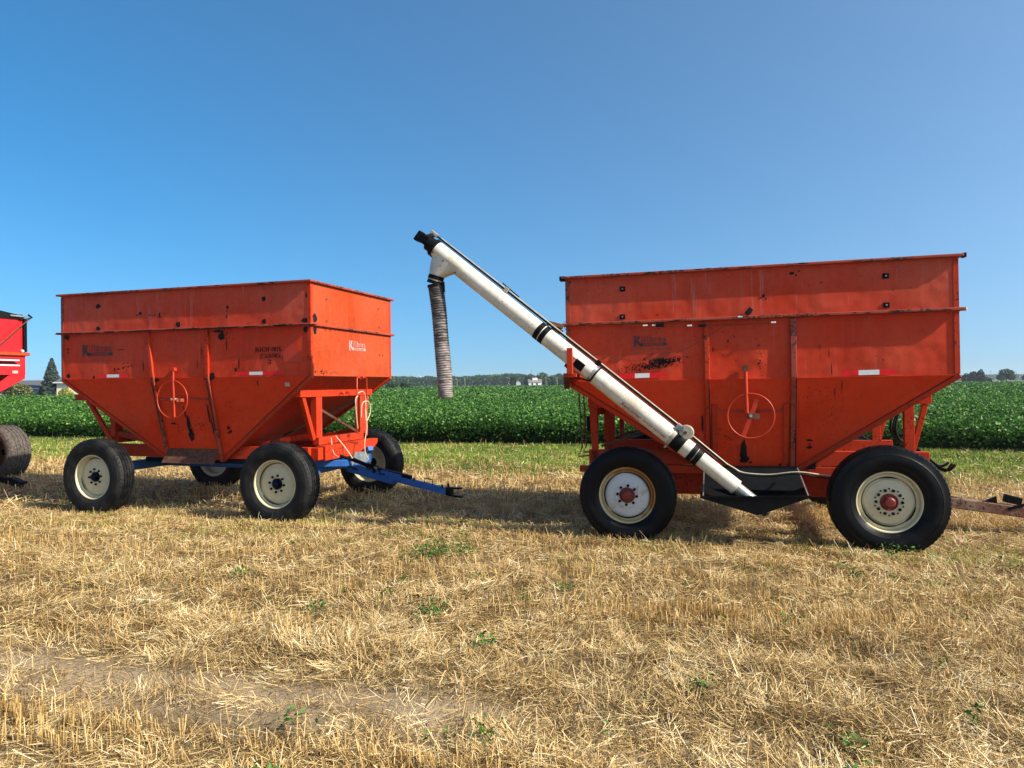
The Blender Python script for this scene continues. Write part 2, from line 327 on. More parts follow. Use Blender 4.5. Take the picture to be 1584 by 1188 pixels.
# loose straw
def straw(n, y0, y1, L0, L1, W0, W1, zt, p=1., nseg=1):
    x, y = fan(n, y0, y1, p=p); b_ = bare(x, y)
    cl = vn(fa(x, y), fn(x, y)*1.8, .5, 21); keep = RNG.random(n) > b_*.88; keep &= RNG.random(n) < .45+.9*cl
    nn_ = fn(x, y); keep &= (nn_ < 19.2); keep &= ~((nn_ > 13.8) & (RNG.random(n) < .60)); x, y = x[keep], y[keep]; cl = cl[keep]; n = len(x)
    az = RNG.random(n)*2*np.pi; azc = vn(x, y, .35, 24)*12; az = np.where(RNG.random(n) < .45, azc+RNG.normal(0, .35, n), az); el = RNG.normal(0, .18+.25*(vn(x, y, .3, 25) > .6), n)+(RNG.random(n) < .14)*RNG.random(n)*.9
    el = np.abs(el)
    D = np.stack([np.cos(az)*np.cos(el), np.sin(az)*np.cos(el), np.sin(el)], -1)
    L = L0+(L1-L0)*RNG.random(n)**1.4; W = W0+(W1-W0)*RNG.random(n)
    P0 = np.stack([x, y, gh(x, y)+zt*RNG.random(n)**1.5*(.2+1.5*cl**1.5)*(1-.5*np.exp(-((fn(x, y)-7.5)/1.1)**4))+.003], -1)
    tilt = RNG.normal(0, .5, n); s_ = np.stack([-np.sin(az), np.cos(az), tilt], -1); s_ = norm(s_)
    heap = vn(x, y, .13, 31); rnd = np.clip(RNG.beta(2.2, 1.8, n)*.85+(heap-.5)*.5+.04, 0, 1)
    return ribbons(P0, D, L, W, s_, nseg, RNG.normal(.0, .12, n) if nseg > 1 else 0., rnd)
parts = [straw(210000, 2.3, 5.2, .02, .135, .0018, .0044, .055, nseg=2), straw(230000, 5.0, 10, .03, .15, .0025, .0050, .065), straw(150000, 10, 26, .05, .24, .006, .012, .05)]
V, F, rn = join([(v, f, r_) for v, f, r_ in parts])
tag(link('loose_straw', npmesh('loose_straw', V, F, M['straw'], rn)), kind='stuff', label='loose golden straw scattered over the cut field')
# standing stubble in drill rows
def stubble(n, y0, y1, W, dens=1., hmul=1.):
    x, y = fan(n, y0, y1); nn_ = fn(x, y); a = fa(x, y); row = .19
    r0 = np.round(nn_/row)*row; nn2 = r0+RNG.normal(0, .022, n)
    x = a*FA[0]+nn2*FN[0]; y = a*FA[1]+nn2*FN[1]
    band = np.exp(-((nn2-2.82)/.16)**2)*np.clip(.6-(a+.9)*.9, 0, 1)*1.2+np.exp(-((nn2-5.28)/.22)**2)*(.25+.9*np.clip((a+1.2)/1.5, 0, 1))+.95*np.exp(-((nn2-7.4)/.5)**2)+.45*np.exp(-((nn2-6.2)/.3)**2)
    band = band+.75*(nn2 > 9)*np.clip((15.4-nn2)/2.2, .06, 1)+.09
    band *= .35+1.1*vn(a, nn2, .7, 41)
    keep = (RNG.random(n) < band*dens) & (RNG.random(n) > bare(x, y)*.95) & (nn2 < 19); x, y, nn2, a = x[keep], y[keep], nn2[keep], a[keep]; n = len(x)
    az = RNG.random(n)*2*np.pi; crushed = vn(a, nn2*2, .8, 43); el = np.pi/2-np.abs(RNG.normal(0, .16+.5*(crushed > .6), n))
    azl = np.where(crushed > .6, 2.4+RNG.normal(0, .5, n), az)
    D = np.stack([np.cos(azl)*np.cos(el), np.sin(azl)*np.cos(el), np.sin(el)], -1)
    H = (.045+.075*RNG.random(n))*hmul*(1-.48*np.exp(-((nn2-7.5)/1.1)**4))*(.8+.5*vn(a, nn2, .5, 44)); s_ = norm(np.cross(D, np.stack([np.cos(az), np.sin(az), np.zeros(n)], -1)))
    return ribbons(np.stack([x, y, gh(x, y)-.005], -1), D, H, np.full(n, W)*(.7+.6*RNG.random(n)), s_, 1, 0., RNG.beta(2, 1.7, n))
V, F, rn = join([stubble(60000, 2.3, 5.2, .0045, 1.0), stubble(120000, 5.0, 10, .0055, .8, 1.0), stubble(110000, 10, 24, .009, .6, 1.1)])
tag(link('standing_stubble', npmesh('standing_stubble', V, F, M['stubble'], rn)), kind='stuff', label='short upright wheat stubble left in drill rows')
# grass
def grass(x, y, h0, h1, W, lean=.35, gl=.5):
    n = len(x); az = RNG.random(n)*2*np.pi; el = np.pi/2-np.abs(RNG.normal(0, lean, n))
    D = np.stack([np.cos(az)*np.cos(el), np.sin(az)*np.cos(el), np.sin(el)], -1); s_ = norm(np.cross(D, np.stack([np.sin(az*3), np.cos(az*2), np.full(n, .3)], -1)))
    return ribbons(np.stack([x, y, gh(x, y)], -1), D, h0+(h1-h0)*RNG.random(n), np.full(n, W), s_, 2, .25, np.clip(RNG.beta(2, 2, n)+gl, 0, 1))
x, y = fan(230000, 11, 25); nn_ = fn(x, y); a = fa(x, y)
pr = np.clip((nn_-12.6+2.6*(vn(a, nn_*2, 1.6, 51)-.5))/1.6, 0, 1)*(.40+.95*vn(a, nn_*2.5, .8, 52)); k_ = (RNG.random(len(x)) < pr) & (nn_ < 19.4)
x, y = x[k_], y[k_]; Gp = [grass(x, y,   .04, .12, .012, .5, -.10+.5*(vn(fa(x, y), fn(x, y)*2.5, 1.2, 53)-.5))]
x, y = fan(60000, 5.2, 13); nn_ = fn(x, y); a = fa(x, y); pr = (np.exp(-((nn_-7.7)/1.0)**2)*1.0+.12)*np.clip((vn(a, nn_*1.6, .55, 54)-.42)*5, 0, 1)
k_ = RNG.random(len(x)) < pr; x, y = x[k_], y[k_]; Gp.append(grass(x, y, .03, .09, .006, .4, .05))
V, F, rn = join(Gp); tag(link('green_grass', npmesh('green_grass', V, F, M['grass'], rn)), kind='stuff', label='green regrowth along the bean field edge and around the wheels')
# small weeds as leaf rosettes
def leaves(P_, size, up=.6, asp=.75, spread=1.):
    n = len(P_); az = RNG.random(n)*2*np.pi; el = RNG.normal(0, .45, n)*spread
    d = np.stack([np.cos(az)*np.cos(el), np.sin(az)*np.cos(el), np.sin(el)], -1)
    nrm = norm(np.stack([RNG.normal(0, 1-up, n), RNG.normal(0, 1-up, n), np.full(n, up)], -1)); s_ = norm(np.cross(d, nrm)); up_ = norm(np.cross(s_, d))
    sz = size if not np.isscalar(size) else np.full(n, size)*(.7+.6*RNG.random(n)); sz = sz[:, None]
    b_ = P_-d*sz/2; t = P_+d*sz/2; l_ = P_+s_*sz*asp/2+up_*sz*.13-d*sz*.06; r_ = P_-s_*sz*asp/2+up_*sz*.13-d*sz*.06
    V_ = np.stack([b_, r_, t, l_], 1).reshape(-1, 3); o = (np.arange(n)*4)[:, None]
    F_ = np.concatenate([o+np.array([[0, 1, 2]]), o+np.array([[0, 2, 3]])], 0); return V_, F_
cent = [(-.75, 6.95, .09, 260), (-.92, 6.85, .07, 60), (-.5, 6.98, .08, 90), (-.60, 5.2, .06, 90), (1.0, 3.83, .05, 50), (-.2, 4.55, .05, 40), (-1.5, 5.4, .05, 40), (.4, 5.7, .05, 30), (1.9, 4.9, .05, 35), (-2.4, 6.3, .06, 40), (2.9, 6.0, .05, 30), (-.15, 3.3, .04, 30), (-1.05, 2.95, .04, 25), (1.55, 3.2, .04, 30), (3.6, 6.7, .09, 60), (4.4, 6.2, .08, 50)]
for i in range(70):
    x_, y_ = fan(1, 2.6, 8.5); cent.append((float(x_[0]), float(y_[0]), .02+.03*random.random(), random.randint(6, 20)))
PP = []
for cx, cy, r_, n in cent:
    q = RNG.normal(0, 1, (n, 3))*r_; q[:, 2] = np.abs(q[:, 2])*.8+.015+.02*RNG.random(n); q[:, 0] += cx; q[:, 1] += cy; PP.append(q)
PP = np.concatenate(PP); PP[:, 2] += gh(PP[:, 0], PP[:, 1])+.025; V, F = leaves(PP, .034, .55, .5)
tag(link('weeds', npmesh('weeds', V, F, M['weed'], np.repeat(RNG.random(len(PP)), 4))), kind='stuff', label='small dark green weeds sprouting between the straw')

# ------------------------------------------------------------------ soybean field
def canopy(x, y):
    n = fn(x, y); a = fa(x, y)
    h = .80+.10*(vn(x, y, 2.5, 61)-.5)+.16*(vn(x, y, .45, 62)-.5)+.10*np.cos(2*np.pi*n/.76)*np.clip(1-(n-19)/30, 0, 1)*.5
    return h
parts = []
# front wall, n 18.9..21
n0 = 90000; a = -34+RNG.random(n0)*56; dn = RNG.random(n0)**1.6*2.4; nn_ = 18.8+dn+.30*(vn(a, 0*a, .8, 63)-.5); x = a*FA[0]+nn_*FN[0]; y = a*FA[1]+nn_*FN[1]
top = canopy(x, y)*np.clip(.80+dn*.9, 0, 1); z = .04+(top-.04)*RNG.random(n0)**.42; nn_ = nn_+np.clip(.5-z, 0, .5)*.9; x = a*FA[0]+nn_*FN[0]; y = a*FA[1]+nn_*FN[1]
kp = np.abs(x) < .74*y+2; x, y, z = x[kp], y[kp], z[kp]; parts.append((np.stack([x, y, z], -1), np.full(len(x), .082)*(.55+.9*RNG.random(len(x)))))
def layer(n, y0, y1, fac, p=2):
    x, y = fan(n, y0, y1, margin=3, p=p); nn_ = fn(x, y); k_ = (nn_ > 20.2) & (nn_ < 300) & ~((x/y < -.52) & (y > 84)); x, y = x[k_], y[k_]
    s_ = np.maximum(.080, y*fac); z = canopy(x, y)+RNG.normal(.0, .05, len(x))*(s_/.105)**.35+.0; 
    return np.stack([x, y, z], -1), s_*(.65+.7*RNG.random(len(x)))
parts.append(layer(190000, 19, 45, .0027, 1.4)); parts.append(layer(90000, 45, 110, .0031, 2)); parts.append(layer(50000, 110, 310, .0030, 2))
PP = np.concatenate([p_ for p_, _ in parts]); SS = np.concatenate([s_ for _, s_ in parts])
V, F = leaves(PP, SS*.92, .42, .75, 1.2); rn = np.repeat(np.clip(RNG.beta(1.5, 1.8, len(PP))+.04*(RNG.random(len(PP)) < .06)*8, 0, 1), 4)
bo = link('soybean_field', npmesh('soybean_field', V, F, M['bean'], rn)); tag(bo, kind='stuff', label='dense green soybean crop behind the parked wagons')
# solid sheet, leaf shade painted into its dark green, that keeps the ground from showing through the leaves
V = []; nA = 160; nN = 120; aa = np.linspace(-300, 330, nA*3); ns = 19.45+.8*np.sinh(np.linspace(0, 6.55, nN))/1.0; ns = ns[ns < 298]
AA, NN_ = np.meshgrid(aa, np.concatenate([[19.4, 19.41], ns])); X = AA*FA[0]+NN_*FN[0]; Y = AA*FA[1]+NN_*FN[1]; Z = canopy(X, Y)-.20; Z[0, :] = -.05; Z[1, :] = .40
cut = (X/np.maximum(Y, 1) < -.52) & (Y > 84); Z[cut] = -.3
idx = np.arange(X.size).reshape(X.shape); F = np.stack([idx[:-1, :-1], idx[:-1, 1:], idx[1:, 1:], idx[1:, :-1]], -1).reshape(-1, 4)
tag(link('soybean_shade_sheet', npmesh('soybean_shade_sheet', np.stack([X, Y, Z], -1).reshape(-1, 3), F, M['beanbase'], smooth=True)), kind='stuff', label='dark sheet under the soybean leaves with their shade painted into its colour')

# ------------------------------------------------------------------ wheels
def tyre_mesh(name, mat, w=.27, ro=.52, lugs=60, deep=.011):
    n = lugs*2; pr = []
    h = w/2
    prof = [(.298, -h*.74), (.312, -h*.86), (.345, -h*.97), (.352, -h*1.0), (.356, -h*.985), (.40, -h*1.08), (.435, -h*1.07), (.462, -h*1.02), (.466, -h*1.035), (.472, -h*1.0), (.495, -h*.955), (ro-.012, -h*.90), (ro-.004, -h*.80),
            (ro, -h*.62), (ro, -h*.56), (ro-.013, -h*.54), (ro-.013, -h*.46), (ro, -h*.44), (ro+.001, -h*.22), (ro-.013, -h*.20), (ro-.013, -h*.12), (ro+.001, -h*.10), (ro+.001, 0)]
    prof = prof+[(r_, -y_) for r_, y_ in prof[:-1]][::-1]
    vs = []; m = len(prof)
    for i, (r_, y_) in enumerate(prof):
        for j in range(n):
            t = 2*math.pi*j/n; rr = r_
            if (i in (10, 11, 12, 13) or m-1-i in (10, 11, 12, 13)) and j % 2: rr -= deep
            if i in (17, 18, 21, 22, m-1-17, m-1-18, m-1-21) and (j+i) % 4 == 0: rr -= deep*.6
            z_ = rr*math.sin(t); z_ = max(z_, -(ro-.022)) if rr > .45 else z_
            bulge = 1+.06*max(0, -math.sin(t)-.8)*5 if .33 < r_ < .49 else 1
            vs.append((rr*math.cos(t), y_*bulge, z_))
    b = MB(); b.add(vs, [(i*n+j, i*n+(j+1) % n, (i+1)*n+(j+1) % n, (i+1)*n+j) for i in range(m-1) for j in range(n)])
    return b.mesh(name, mat, 38)
TY = {'worn': tyre_mesh('tyre', M['tyre']), 'clean': tyre_mesh('tyre', M['tyre_clean'], .28, .52, 66, .008), 'muddy': tyre_mesh('tyre', M['tyre_muddy'], .42, .52, 34, .012)}
def rim_mesh(mat, h, rec, r0=.25):
    return MB().lathe([(.300, -h*.70), (.306, -h*.76), (.300, -h*.80), (.290, -h*.78), (.286, -h*.68), (.281, -h*.45), (.274, -h*.50), (r0+.014, rec-.012), (r0+.010, rec+.004), (r0+.006, rec+.05), (.262, h*.6), (.30, h*.8)], 64).mesh('rim', mat, 40)
def disc_mesh(mat, rec, dish, r0=.252):
    return MB().lathe([(r0+.004, rec+.04), (r0, rec+.004), (r0-.014, rec), (.215, rec-dish*.5), (.165, rec-dish), (.135, rec-dish-.003), (.130, rec-dish-.008), (.078, rec-dish-.008), (.072, rec-dish+.01)], 64).mesh('disc', mat, 45)
RM = {}
TY['large'] = tyre_mesh('tyre', M['tyre_clean'], .28, .548, 70, .009)
def wheel(parent, a, n, z, kind, far=False, spin=0.):
    cfg = {'w1': ('worn', 'cream', 'cream_disc', 'hubblue', -.035, .012, 8, .135), 'w2r': ('clean', 'rimrust', 'white_disc', 'hubred', -.070, .010, 8, .135), 'w2f': ('large', 'cream', 'cream_disc', 'hubred', -.062, .022, 10, .150), 'w3': ('muddy', 'rust', 'rust', 'black', -.05, .01, 8, .15)}[kind]
    ty, rm, dm, hm, rec, dish, nl, rl = cfg; r0 = {'w2r': .238, 'w2f': .236}.get(kind, .250)
    if kind not in RM:
        h = .14; hs = 1.05 if kind[:2] == 'w2' else .85
        hub = MB().lathe([(.080*hs, rec-dish+.03), (.080*hs, rec-dish-.014), (.072*hs, rec-dish-.018), (.066*hs, rec-dish-.012), (.050*hs, rec-dish-.014), (.047*hs, rec-dish-.055), (.036*hs, rec-dish-.064), (.0, rec-dish-.065)], 36).mesh('hub', M[hm], 35)
        ring = rl-.032
        nuts = MB().lathe([(.016, rec-dish+.005), (.016, rec-dish-.022), (.0, rec-dish-.023)], 6).mesh('lug_nut', M['black'] if kind != 'w2f' else M['dark'], 30)
        RM[kind] = (rim_mesh(M[rm], h, rec, r0), disc_mesh(M[dm], rec, dish, r0), hub, nuts, ring)
    rimm, dsc, hub, nuts, ring = RM[kind]
    wh = link('wheel', rimm, parent, (a, n, z), (0, 0, math.pi if far else 0))
    t = link('tyre', TY[ty], wh)
    link('disc', dsc, wh); link('hub', hub, wh)
    if not far:
        for i in range(nl):
            q = 2*math.pi*(i+.3)/nl+spin; link('lug_nut', nuts, wh, (ring*math.cos(q), 0, ring*math.sin(q)))
        if kind == 'w2f':
            hl = RM.setdefault('w2fhole', MB().lathe([(.009, rec-dish-.011), (.0, rec-dish-.0115)], 10).mesh('vent_hole', M['dark']))
            for i in range(nl):
                q = 2*math.pi*(i+.8)/nl+spin; link('vent_hole', hl, wh, ((ring+.014)*math.cos(q), 0, (ring+.014)*math.sin(q)))
        for s0, s1 in {'w2f': ((3.3, 4.0), (-.9, .75), (1.2, 1.9)), 'w2r': ((-.9, .9), (1.1, 2.9), (3.1, 5.2))}.get(kind, ((2.2, 3.9), (4.1, 5.3), (.2, 1.0))):
            s0 += spin; s1 += spin
            gp = MB(); ps = [((r0+.006)*math.cos(s0+(s1-s0)*i/14), rec-.012, (r0+.006)*math.sin(s0+(s1-s0)*i/14)) for i in range(15)]; gp.tube(ps, [.002+(.004 if kind == 'w1' else .0065)*math.sin(math.pi*i/14) for i in range(15)], 6); gp.build('weld_rust', M['dark'], wh)
    return wh

# ------------------------------------------------------------------ lettering
def text_mesh(txt, size, bold=0., shear=0., spacing=1.):
    cu = bpy.data.curves.new('t', 'FONT'); cu.body = txt; cu.size = size; cu.offset = bold; cu.shear = shear; cu.space_character = spacing; cu.align_x = 'LEFT'; cu.resolution_u = 3
    o = bpy.data.objects.new('t', cu); C.objects.link(o); dg = bpy.context.evaluated_depsgraph_get(); me = bpy.data.meshes.new_from_object(o.evaluated_get(dg))
    vs = [v.co.copy() for v in me.vertices]; fs = [tuple(p.vertices) for p in me.polygons]
    bpy.data.objects.remove(o); bpy.data.curves.remove(cu); bpy.data.meshes.remove(me); return vs, fs
def fit_text(name, txt, x0, x1, z0, z1, place, mat, parent, **kw):
    vs, fs = text_mesh(txt, 1, **kw); xs = [v.x for v in vs]; ys = [v.y for v in vs]; a0, a1, b0, b1 = min(xs), max(xs), min(ys), max(ys)
    b = MB(); b.add([place(x0+(v.x-a0)/(a1-a0)*(x1-x0), z0+(v.y-b0)/(b1-b0)*(z1-z0)) for v in vs], fs); return b.build(name, mat, parent)
def logo(parent, place, x0, z0, w_, h_, mat, bar=True, sub=None, matsub=None):
    """tall K whose leg runs into an underline bar, small letters after it"""
    b = MB()
    def poly(pts): b.add([place(x0+p[0]*w_, z0+p[1]*h_) for p in pts], [tuple(range(len(pts)))])
    poly([(0, 0), (.055, 0), (.055, 1), (0, 1)])
    poly([(.06, .42), (.13, .98), (.19, .98), (.105, .46), (.08, .36)]); poly([(.065, .46), (.125, .50), (.29, .05), (.24, .05), (.17, .05)])
    poly([(.24, .05), (1, .05), (1, .085), (.26, .085)]); poly([(.22, .27), (1, .27), (1, .31), (.205, .31)]); poly([(.20, .085), (.30, .085), (.27, .27), (.20, .27)]); poly([(.88, .085), (1, .085), (1, .27), (.88, .27)])
    b.build('maker_lettering', mat, parent)
    fit_text('maker_lettering', 'illbros', x0+.235*w_, x0+.965*w_, z0+.41*h_, z0+.98*h_, place, mat, parent, bold=.0, spacing=1.3)
    fit_text('maker_lettering', 'EQUIPMENT', x0+.33*w_, x0+.86*w_, z0+.11*h_, z0+.245*h_, place, mat, parent, bold=.02)
STEN = {'R': [[(0,0),(.34,0),(.34,.08),(.26,.08),(.26,.92),(.34,.92),(.34,1),(0,1),(0,.92),(.07,.92),(.07,.08),(0,.08)], [(.40,1),(.62,.98),(.74,.84),(.74,.66),(.64,.54),(.40,.52),(.40,.60),(.52,.63),(.55,.75),(.52,.88),(.40,.92)], [(.42,.47),(.60,.47),(.84,.08),(.84,0),(.66,0)]],
 'I': [[(0,0),(.34,0),(.34,.08),(.27,.08),(.27,.92),(.34,.92),(.34,1),(0,1),(0,.92),(.07,.92),(.07,.08),(0,.08)]],
 'C': [[(.38,0),(.22,.03),(.05,.2),(0,.5),(.05,.8),(.22,.97),(.38,1),(.38,.92),(.27,.85),(.22,.5),(.27,.15),(.38,.08)], [(.44,1),(.62,.95),(.66,1),(.72,1),(.72,.66),(.64,.66),(.56,.84),(.44,.92)], [(.44,0),(.6,.04),(.74,.22),(.66,.28),(.56,.13),(.44,.08)]],
 'H': [[(0,0),(.3,0),(.3,.08),(.24,.08),(.24,.92),(.3,.92),(.3,1),(0,1),(0,.92),(.06,.92),(.06,.08),(0,.08)], [(.5,0),(.8,0),(.8,.08),(.74,.08),(.74,.92),(.8,.92),(.8,1),(.5,1),(.5,.92),(.56,.92),(.56,.08),(.5,.08)], [(.27,.45),(.53,.45),(.53,.55),(.27,.55)]],
 '-': [[(0,.42),(.2,.42),(.2,.58),(0,.58)]],
 'M': [[(0,0),(.2,0),(.2,.08),(.14,.08),(.14,.92),(0,1)], [(.17,1),(.32,1),(.52,.36),(.46,.1)], [(.50,.2),(.70,1),(.74,1),(.74,.4),(.56,.16)], [(.66,0),(1,0),(1,.08),(.94,.08),(.94,.92),(1,.92),(1,1),(.76,1),(.74,.08),(.66,.08)]],
 'L': [[(0,0),(.3,0),(.3,.08),(.27,.08),(.27,.92),(.34,.92),(.34,1),(0,1),(0,.92),(.07,.92),(.07,.08),(0,.08)], [(.35,0),(.72,0),(.74,.32),(.66,.32),(.56,.1),(.35,.08)]],
 'F': [[(0,0),(.36,0),(.36,.08),(.27,.08),(.27,.92),(.34,.92),(.34,1),(0,1),(0,.92),(.07,.92),(.07,.08),(0,.08)], [(.38,1),(.70,1),(.70,.7),(.62,.7),(.56,.9),(.38,.92)], [(.32,.46),(.5,.46),(.5,.66),(.45,.56),(.32,.56)]],
 'A': [[(0,0),(.24,0),(.24,.08),(.16,.08),(.42,.86),(.38,1),(.30,.8),(.08,.08),(0,.08)], [(.44,1),(.50,1),(.80,.08),(.86,.08),(.86,0),(.50,0),(.50,.08),(.56,.08)], [(.22,.26),(.50,.26),(.48,.34),(.25,.34)]],
 'S': [[(.34,1),(.12,.95),(.04,.75),(.10,.55),(.34,.44),(.34,.60),(.22,.72),(.24,.86),(.34,.92)], [(.40,1),(.54,.95),(.62,1),(.64,.66),(.58,.66),(.50,.86),(.40,.92)], [(.30,0),(.12,.05),(.04,0),(.02,.36),(.08,.36),(.16,.14),(.30,.08)], [(.36,0),(.60,.06),(.68,.26),(.60,.48),(.38,.6),(.38,.42),(.48,.28),(.46,.14),(.36,.08)]],
 '3': [[(.30,1),(.06,.9),(.04,.7),(.2,.68),(.24,.86),(.30,.92)], [(.36,1),(.60,.92),(.64,.74),(.52,.54),(.36,.52),(.42,.62),(.42,.86),(.36,.92)], [(.36,.48),(.56,.44),(.68,.26),(.58,.06),(.36,0),(.36,.08),(.46,.2),(.42,.42)], [(.30,0),(.06,.08),(.02,.3),(.2,.32),(.22,.12),(.30,.08)]]}
def stencil(parent, txt, x0, x1, z0, z1, place, slope=0.):
    wd = [max(p[0] for g_ in STEN[c_] for p in g_) for c_ in txt]; tot = sum(wd)+.22*(len(txt)-1); b = MB(); x = 0
    for c_, w_ in zip(txt, wd):
        for g_ in STEN[c_]:
            pts = [((x+p[0])/tot, p[1]) for p in g_]; b.add([place(x0+(x1-x0)*u, z0+(z1-z0)*v+slope*u) for u, v in pts], [tuple(range(len(pts)))])
        x += w_+.22
    b.build('stencil_lettering', M['stencil'], parent)
def blob(b, place, x, z, rx, rz, seed):
    rg = random.Random(seed); n = 14; b.add([place(x+rx*math.cos(2*math.pi*i/n)*(.65+.5*rg.random()), z+rz*math.sin(2*math.pi*i/n)*(.65+.5*rg.random())) for i in range(n)], [tuple(range(n))])
def marks(parent, lst, place, mat='dark', name='bare_metal_shade_patch'):
    for i, (x, z, rx, rz) in enumerate(lst):
        b = MB(); blob(b, place, x, z, max(rx, .005), max(rz, .005), i*7+len(lst)); b.build(name, M[mat], parent)
def specks(parent, place, x, z, rx, rz, n, tilt=0., mat='dark', rmax=.009, seed=1):
    rg = random.Random(seed); b = MB()
    for i in range(n):
        u = rg.gauss(0, .45); v = rg.gauss(0, .38); r_ = rmax*(.3+.7*rg.random()**2)*max(.35, 1-abs(u)*.5)
        blob(b, place, x+u*rx, z+v*rz+tilt*u*rx, r_, r_*(1+.8*rg.random()), seed*99+i)
    o = b.build('paint_chip_specks', M[mat], parent); o['kind'] = 'stuff'

# ------------------------------------------------------------------ gravity box wagon body
def gravity_box(T, A0, A1, W, z_top, z_mid, z_seam, z_bot, b0, b1, ins, rim_out=.058):
    """shared body: returns placement functions for near side upper plane and lower (sloping) plane"""
    t = .006
    def low(a, z, off=0.):
        k_ = (z_seam-z)/(z_seam-z_bot); return (a, ins*k_-off, z)
    for sgn, n0 in ((1, 0), (-1, W)):
        y = lambda v: v if sgn == 1 else W-v
        def slab(name, pts, mat, bev=.003):
            q = [(p[0], y(p[1]), p[2]) for p in pts]; q = q if sgn == 1 else q[::-1]; return MB().plate(q, (0, t*sgn, 0)).build(name, M[mat], T, bevel=0)
        slab('extension_panel', [(A0, 0, z_mid), (A1, 0, z_mid), (A1, 0, z_top), (A0, 0, z_top)], 'red_upper')
        slab('side_panel', [(A0, .004, z_seam), (A1, .004, z_seam), (A1, .004, z_mid), (A0, .004, z_mid)], 'red')
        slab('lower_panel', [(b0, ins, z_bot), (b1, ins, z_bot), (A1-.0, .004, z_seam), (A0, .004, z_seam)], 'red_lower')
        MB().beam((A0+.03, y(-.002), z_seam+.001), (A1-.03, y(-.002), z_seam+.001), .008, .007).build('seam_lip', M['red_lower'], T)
        # slope edge flanges, sitting proud of the side
        for (aa_, bb_), sg in (((A0, b0), -1), ((A1, b1), 1)):
            L_ = Vector((bb_-aa_, 0, z_bot-z_seam)).normalized(); pz = Vector((L_.z, 0, -L_.x))
            if pz.x*sg < 0: pz = -pz
            p = Vector((aa_, y(-.004), z_seam))+pz*.0; q = Vector((bb_, y(ins-.004), z_bot+.0))
            MB().plate([p-pz*.018, p+pz*.032+L_*0, q+pz*.032, q-pz*.018], (0, .05*sgn, 0)).build('slope_flange', M['red_frame'], T, bevel=.004)
            MB().beam(p-pz*.023+Vector((0, .001*sgn, 0)), q-pz*.023+Vector((0, .001*sgn, 0)), .006, .009, (0, 1, 0)).build('flange_shade_line', M['dark'], T)  # dark bar drawn for the shadow line beside the flange
    for aa_, bb_, sg in ((A0, b0, -1), (A1, b1, 1)):
        fx = lambda p: p
        q = [(aa_, .003, z_mid), (aa_, W-.003, z_mid), (aa_, W-.003, z_top), (aa_, .003, z_top)]; q = q if sg == 1 else q[::-1]
        MB().plate(q, (-t*sg, 0, 0)).build('end_extension_panel', M['red_end'], T)
        q = [(aa_, .003, z_seam), (aa_, W-.003, z_seam), (aa_, W-.003, z_mid), (aa_, .003, z_mid)]; q = q if sg == 1 else q[::-1]
        MB().plate(q, (-t*sg-.002*sg, 0, 0)).build('end_panel', M['red_end'], T)
        q = [(bb_, ins, z_bot), (bb_, W-ins, z_bot), (aa_-.004*sg, W-.004, z_seam), (aa_-.004*sg, .004, z_seam)]; q = q if sg == 1 else q[::-1]
        MB().plate(q, (-.006*sg, 0, .004)).build('slope_panel', M['red_frame'], T)
        # corner angles
        for y0, y1 in ((-.004, .045), (W-.045, W+.004)):
            MB().box(aa_-.0 if sg < 0 else aa_-.045, aa_+.045 if sg < 0 else aa_+.0, y0-.002 if y0 < 1 else y1-.004, y0+.003 if y0 < 1 else y1+.003, z_seam+.01, z_top-.03).build('corner_angle', M['rail'] if sg < 0 else M['red_frame'], T)
            MB().box(aa_-.004, aa_+.004, y0, y1, z_seam+.01, z_top-.03).build('corner_angle', M['red_frame'], T)
    # top rim and mid rail run round the box
    for name, z_, out, hh, mt in (('top_rim', z_top, rim_out, .028, 'rail'), ('mid_rail', z_mid, rim_out*1.05, .030, 'rail')):
        for y0 in (-out, W): MB().box(A0-.038, A1+.038, y0, y0+out, z_-hh/2, z_+hh/2).build(name, M[mt], T, bevel=.006)
        for x0 in (A0-.038, A1): MB().box(x0, x0+.038, .0, W, z_-hh/2, z_+hh/2).build(name, M[mt], T, bevel=.006)
    return low
def flat(off=.003): return lambda a, z: (a, -off, z)
def handwheel(T, c, r, mat, spoke=None):
    b = MB(); n = 40; b.tube([(c[0]+r*math.cos(2*math.pi*i/n), c[1], c[2]+r*math.sin(2*math.pi*i/n)) for i in range(n+1)], .0075, 8, False); o = b.build('handwheel', mat, T, 60)
    if spoke: MB().beam(spoke[0], spoke[1], .012, .045, (1, 0, 0)).build('spoke', mat, o, bevel=.003)
    MB().tube([(c[0], c[1]-.02, c[2]), (c[0], c[1]+.12, c[2])], .016, 10).build('spindle', M['tan'], o)
    return o
def strip(T, x0, x1, z0, z1, place, cuts=(.36, .62), h=.05):
    for i, (a, b_) in enumerate(((0, cuts[0]), (cuts[0], cuts[1]), (cuts[1], 1))):
        xa = x0+(x1-x0)*a; xb = x0+(x1-x0)*b_; za = z0+(z1-z0)*a; zb = z0+(z1-z0)*b_; e = .001*(i == 1)
        MB().add([place(xa, za-h/2), place(xb, zb-h/2), place(xb, zb+h/2), place(xa, za+h/2)], [(0, 1, 2, 3)]).build('reflective_tape', M['refl_white' if i == 1 else 'refl_red'], T)
def axle(T, a, W, z, mat, r=.05): MB().beam((a, .02, z), (a, W-.02, z), .11, .11).build('axle', mat, T, bevel=.006)

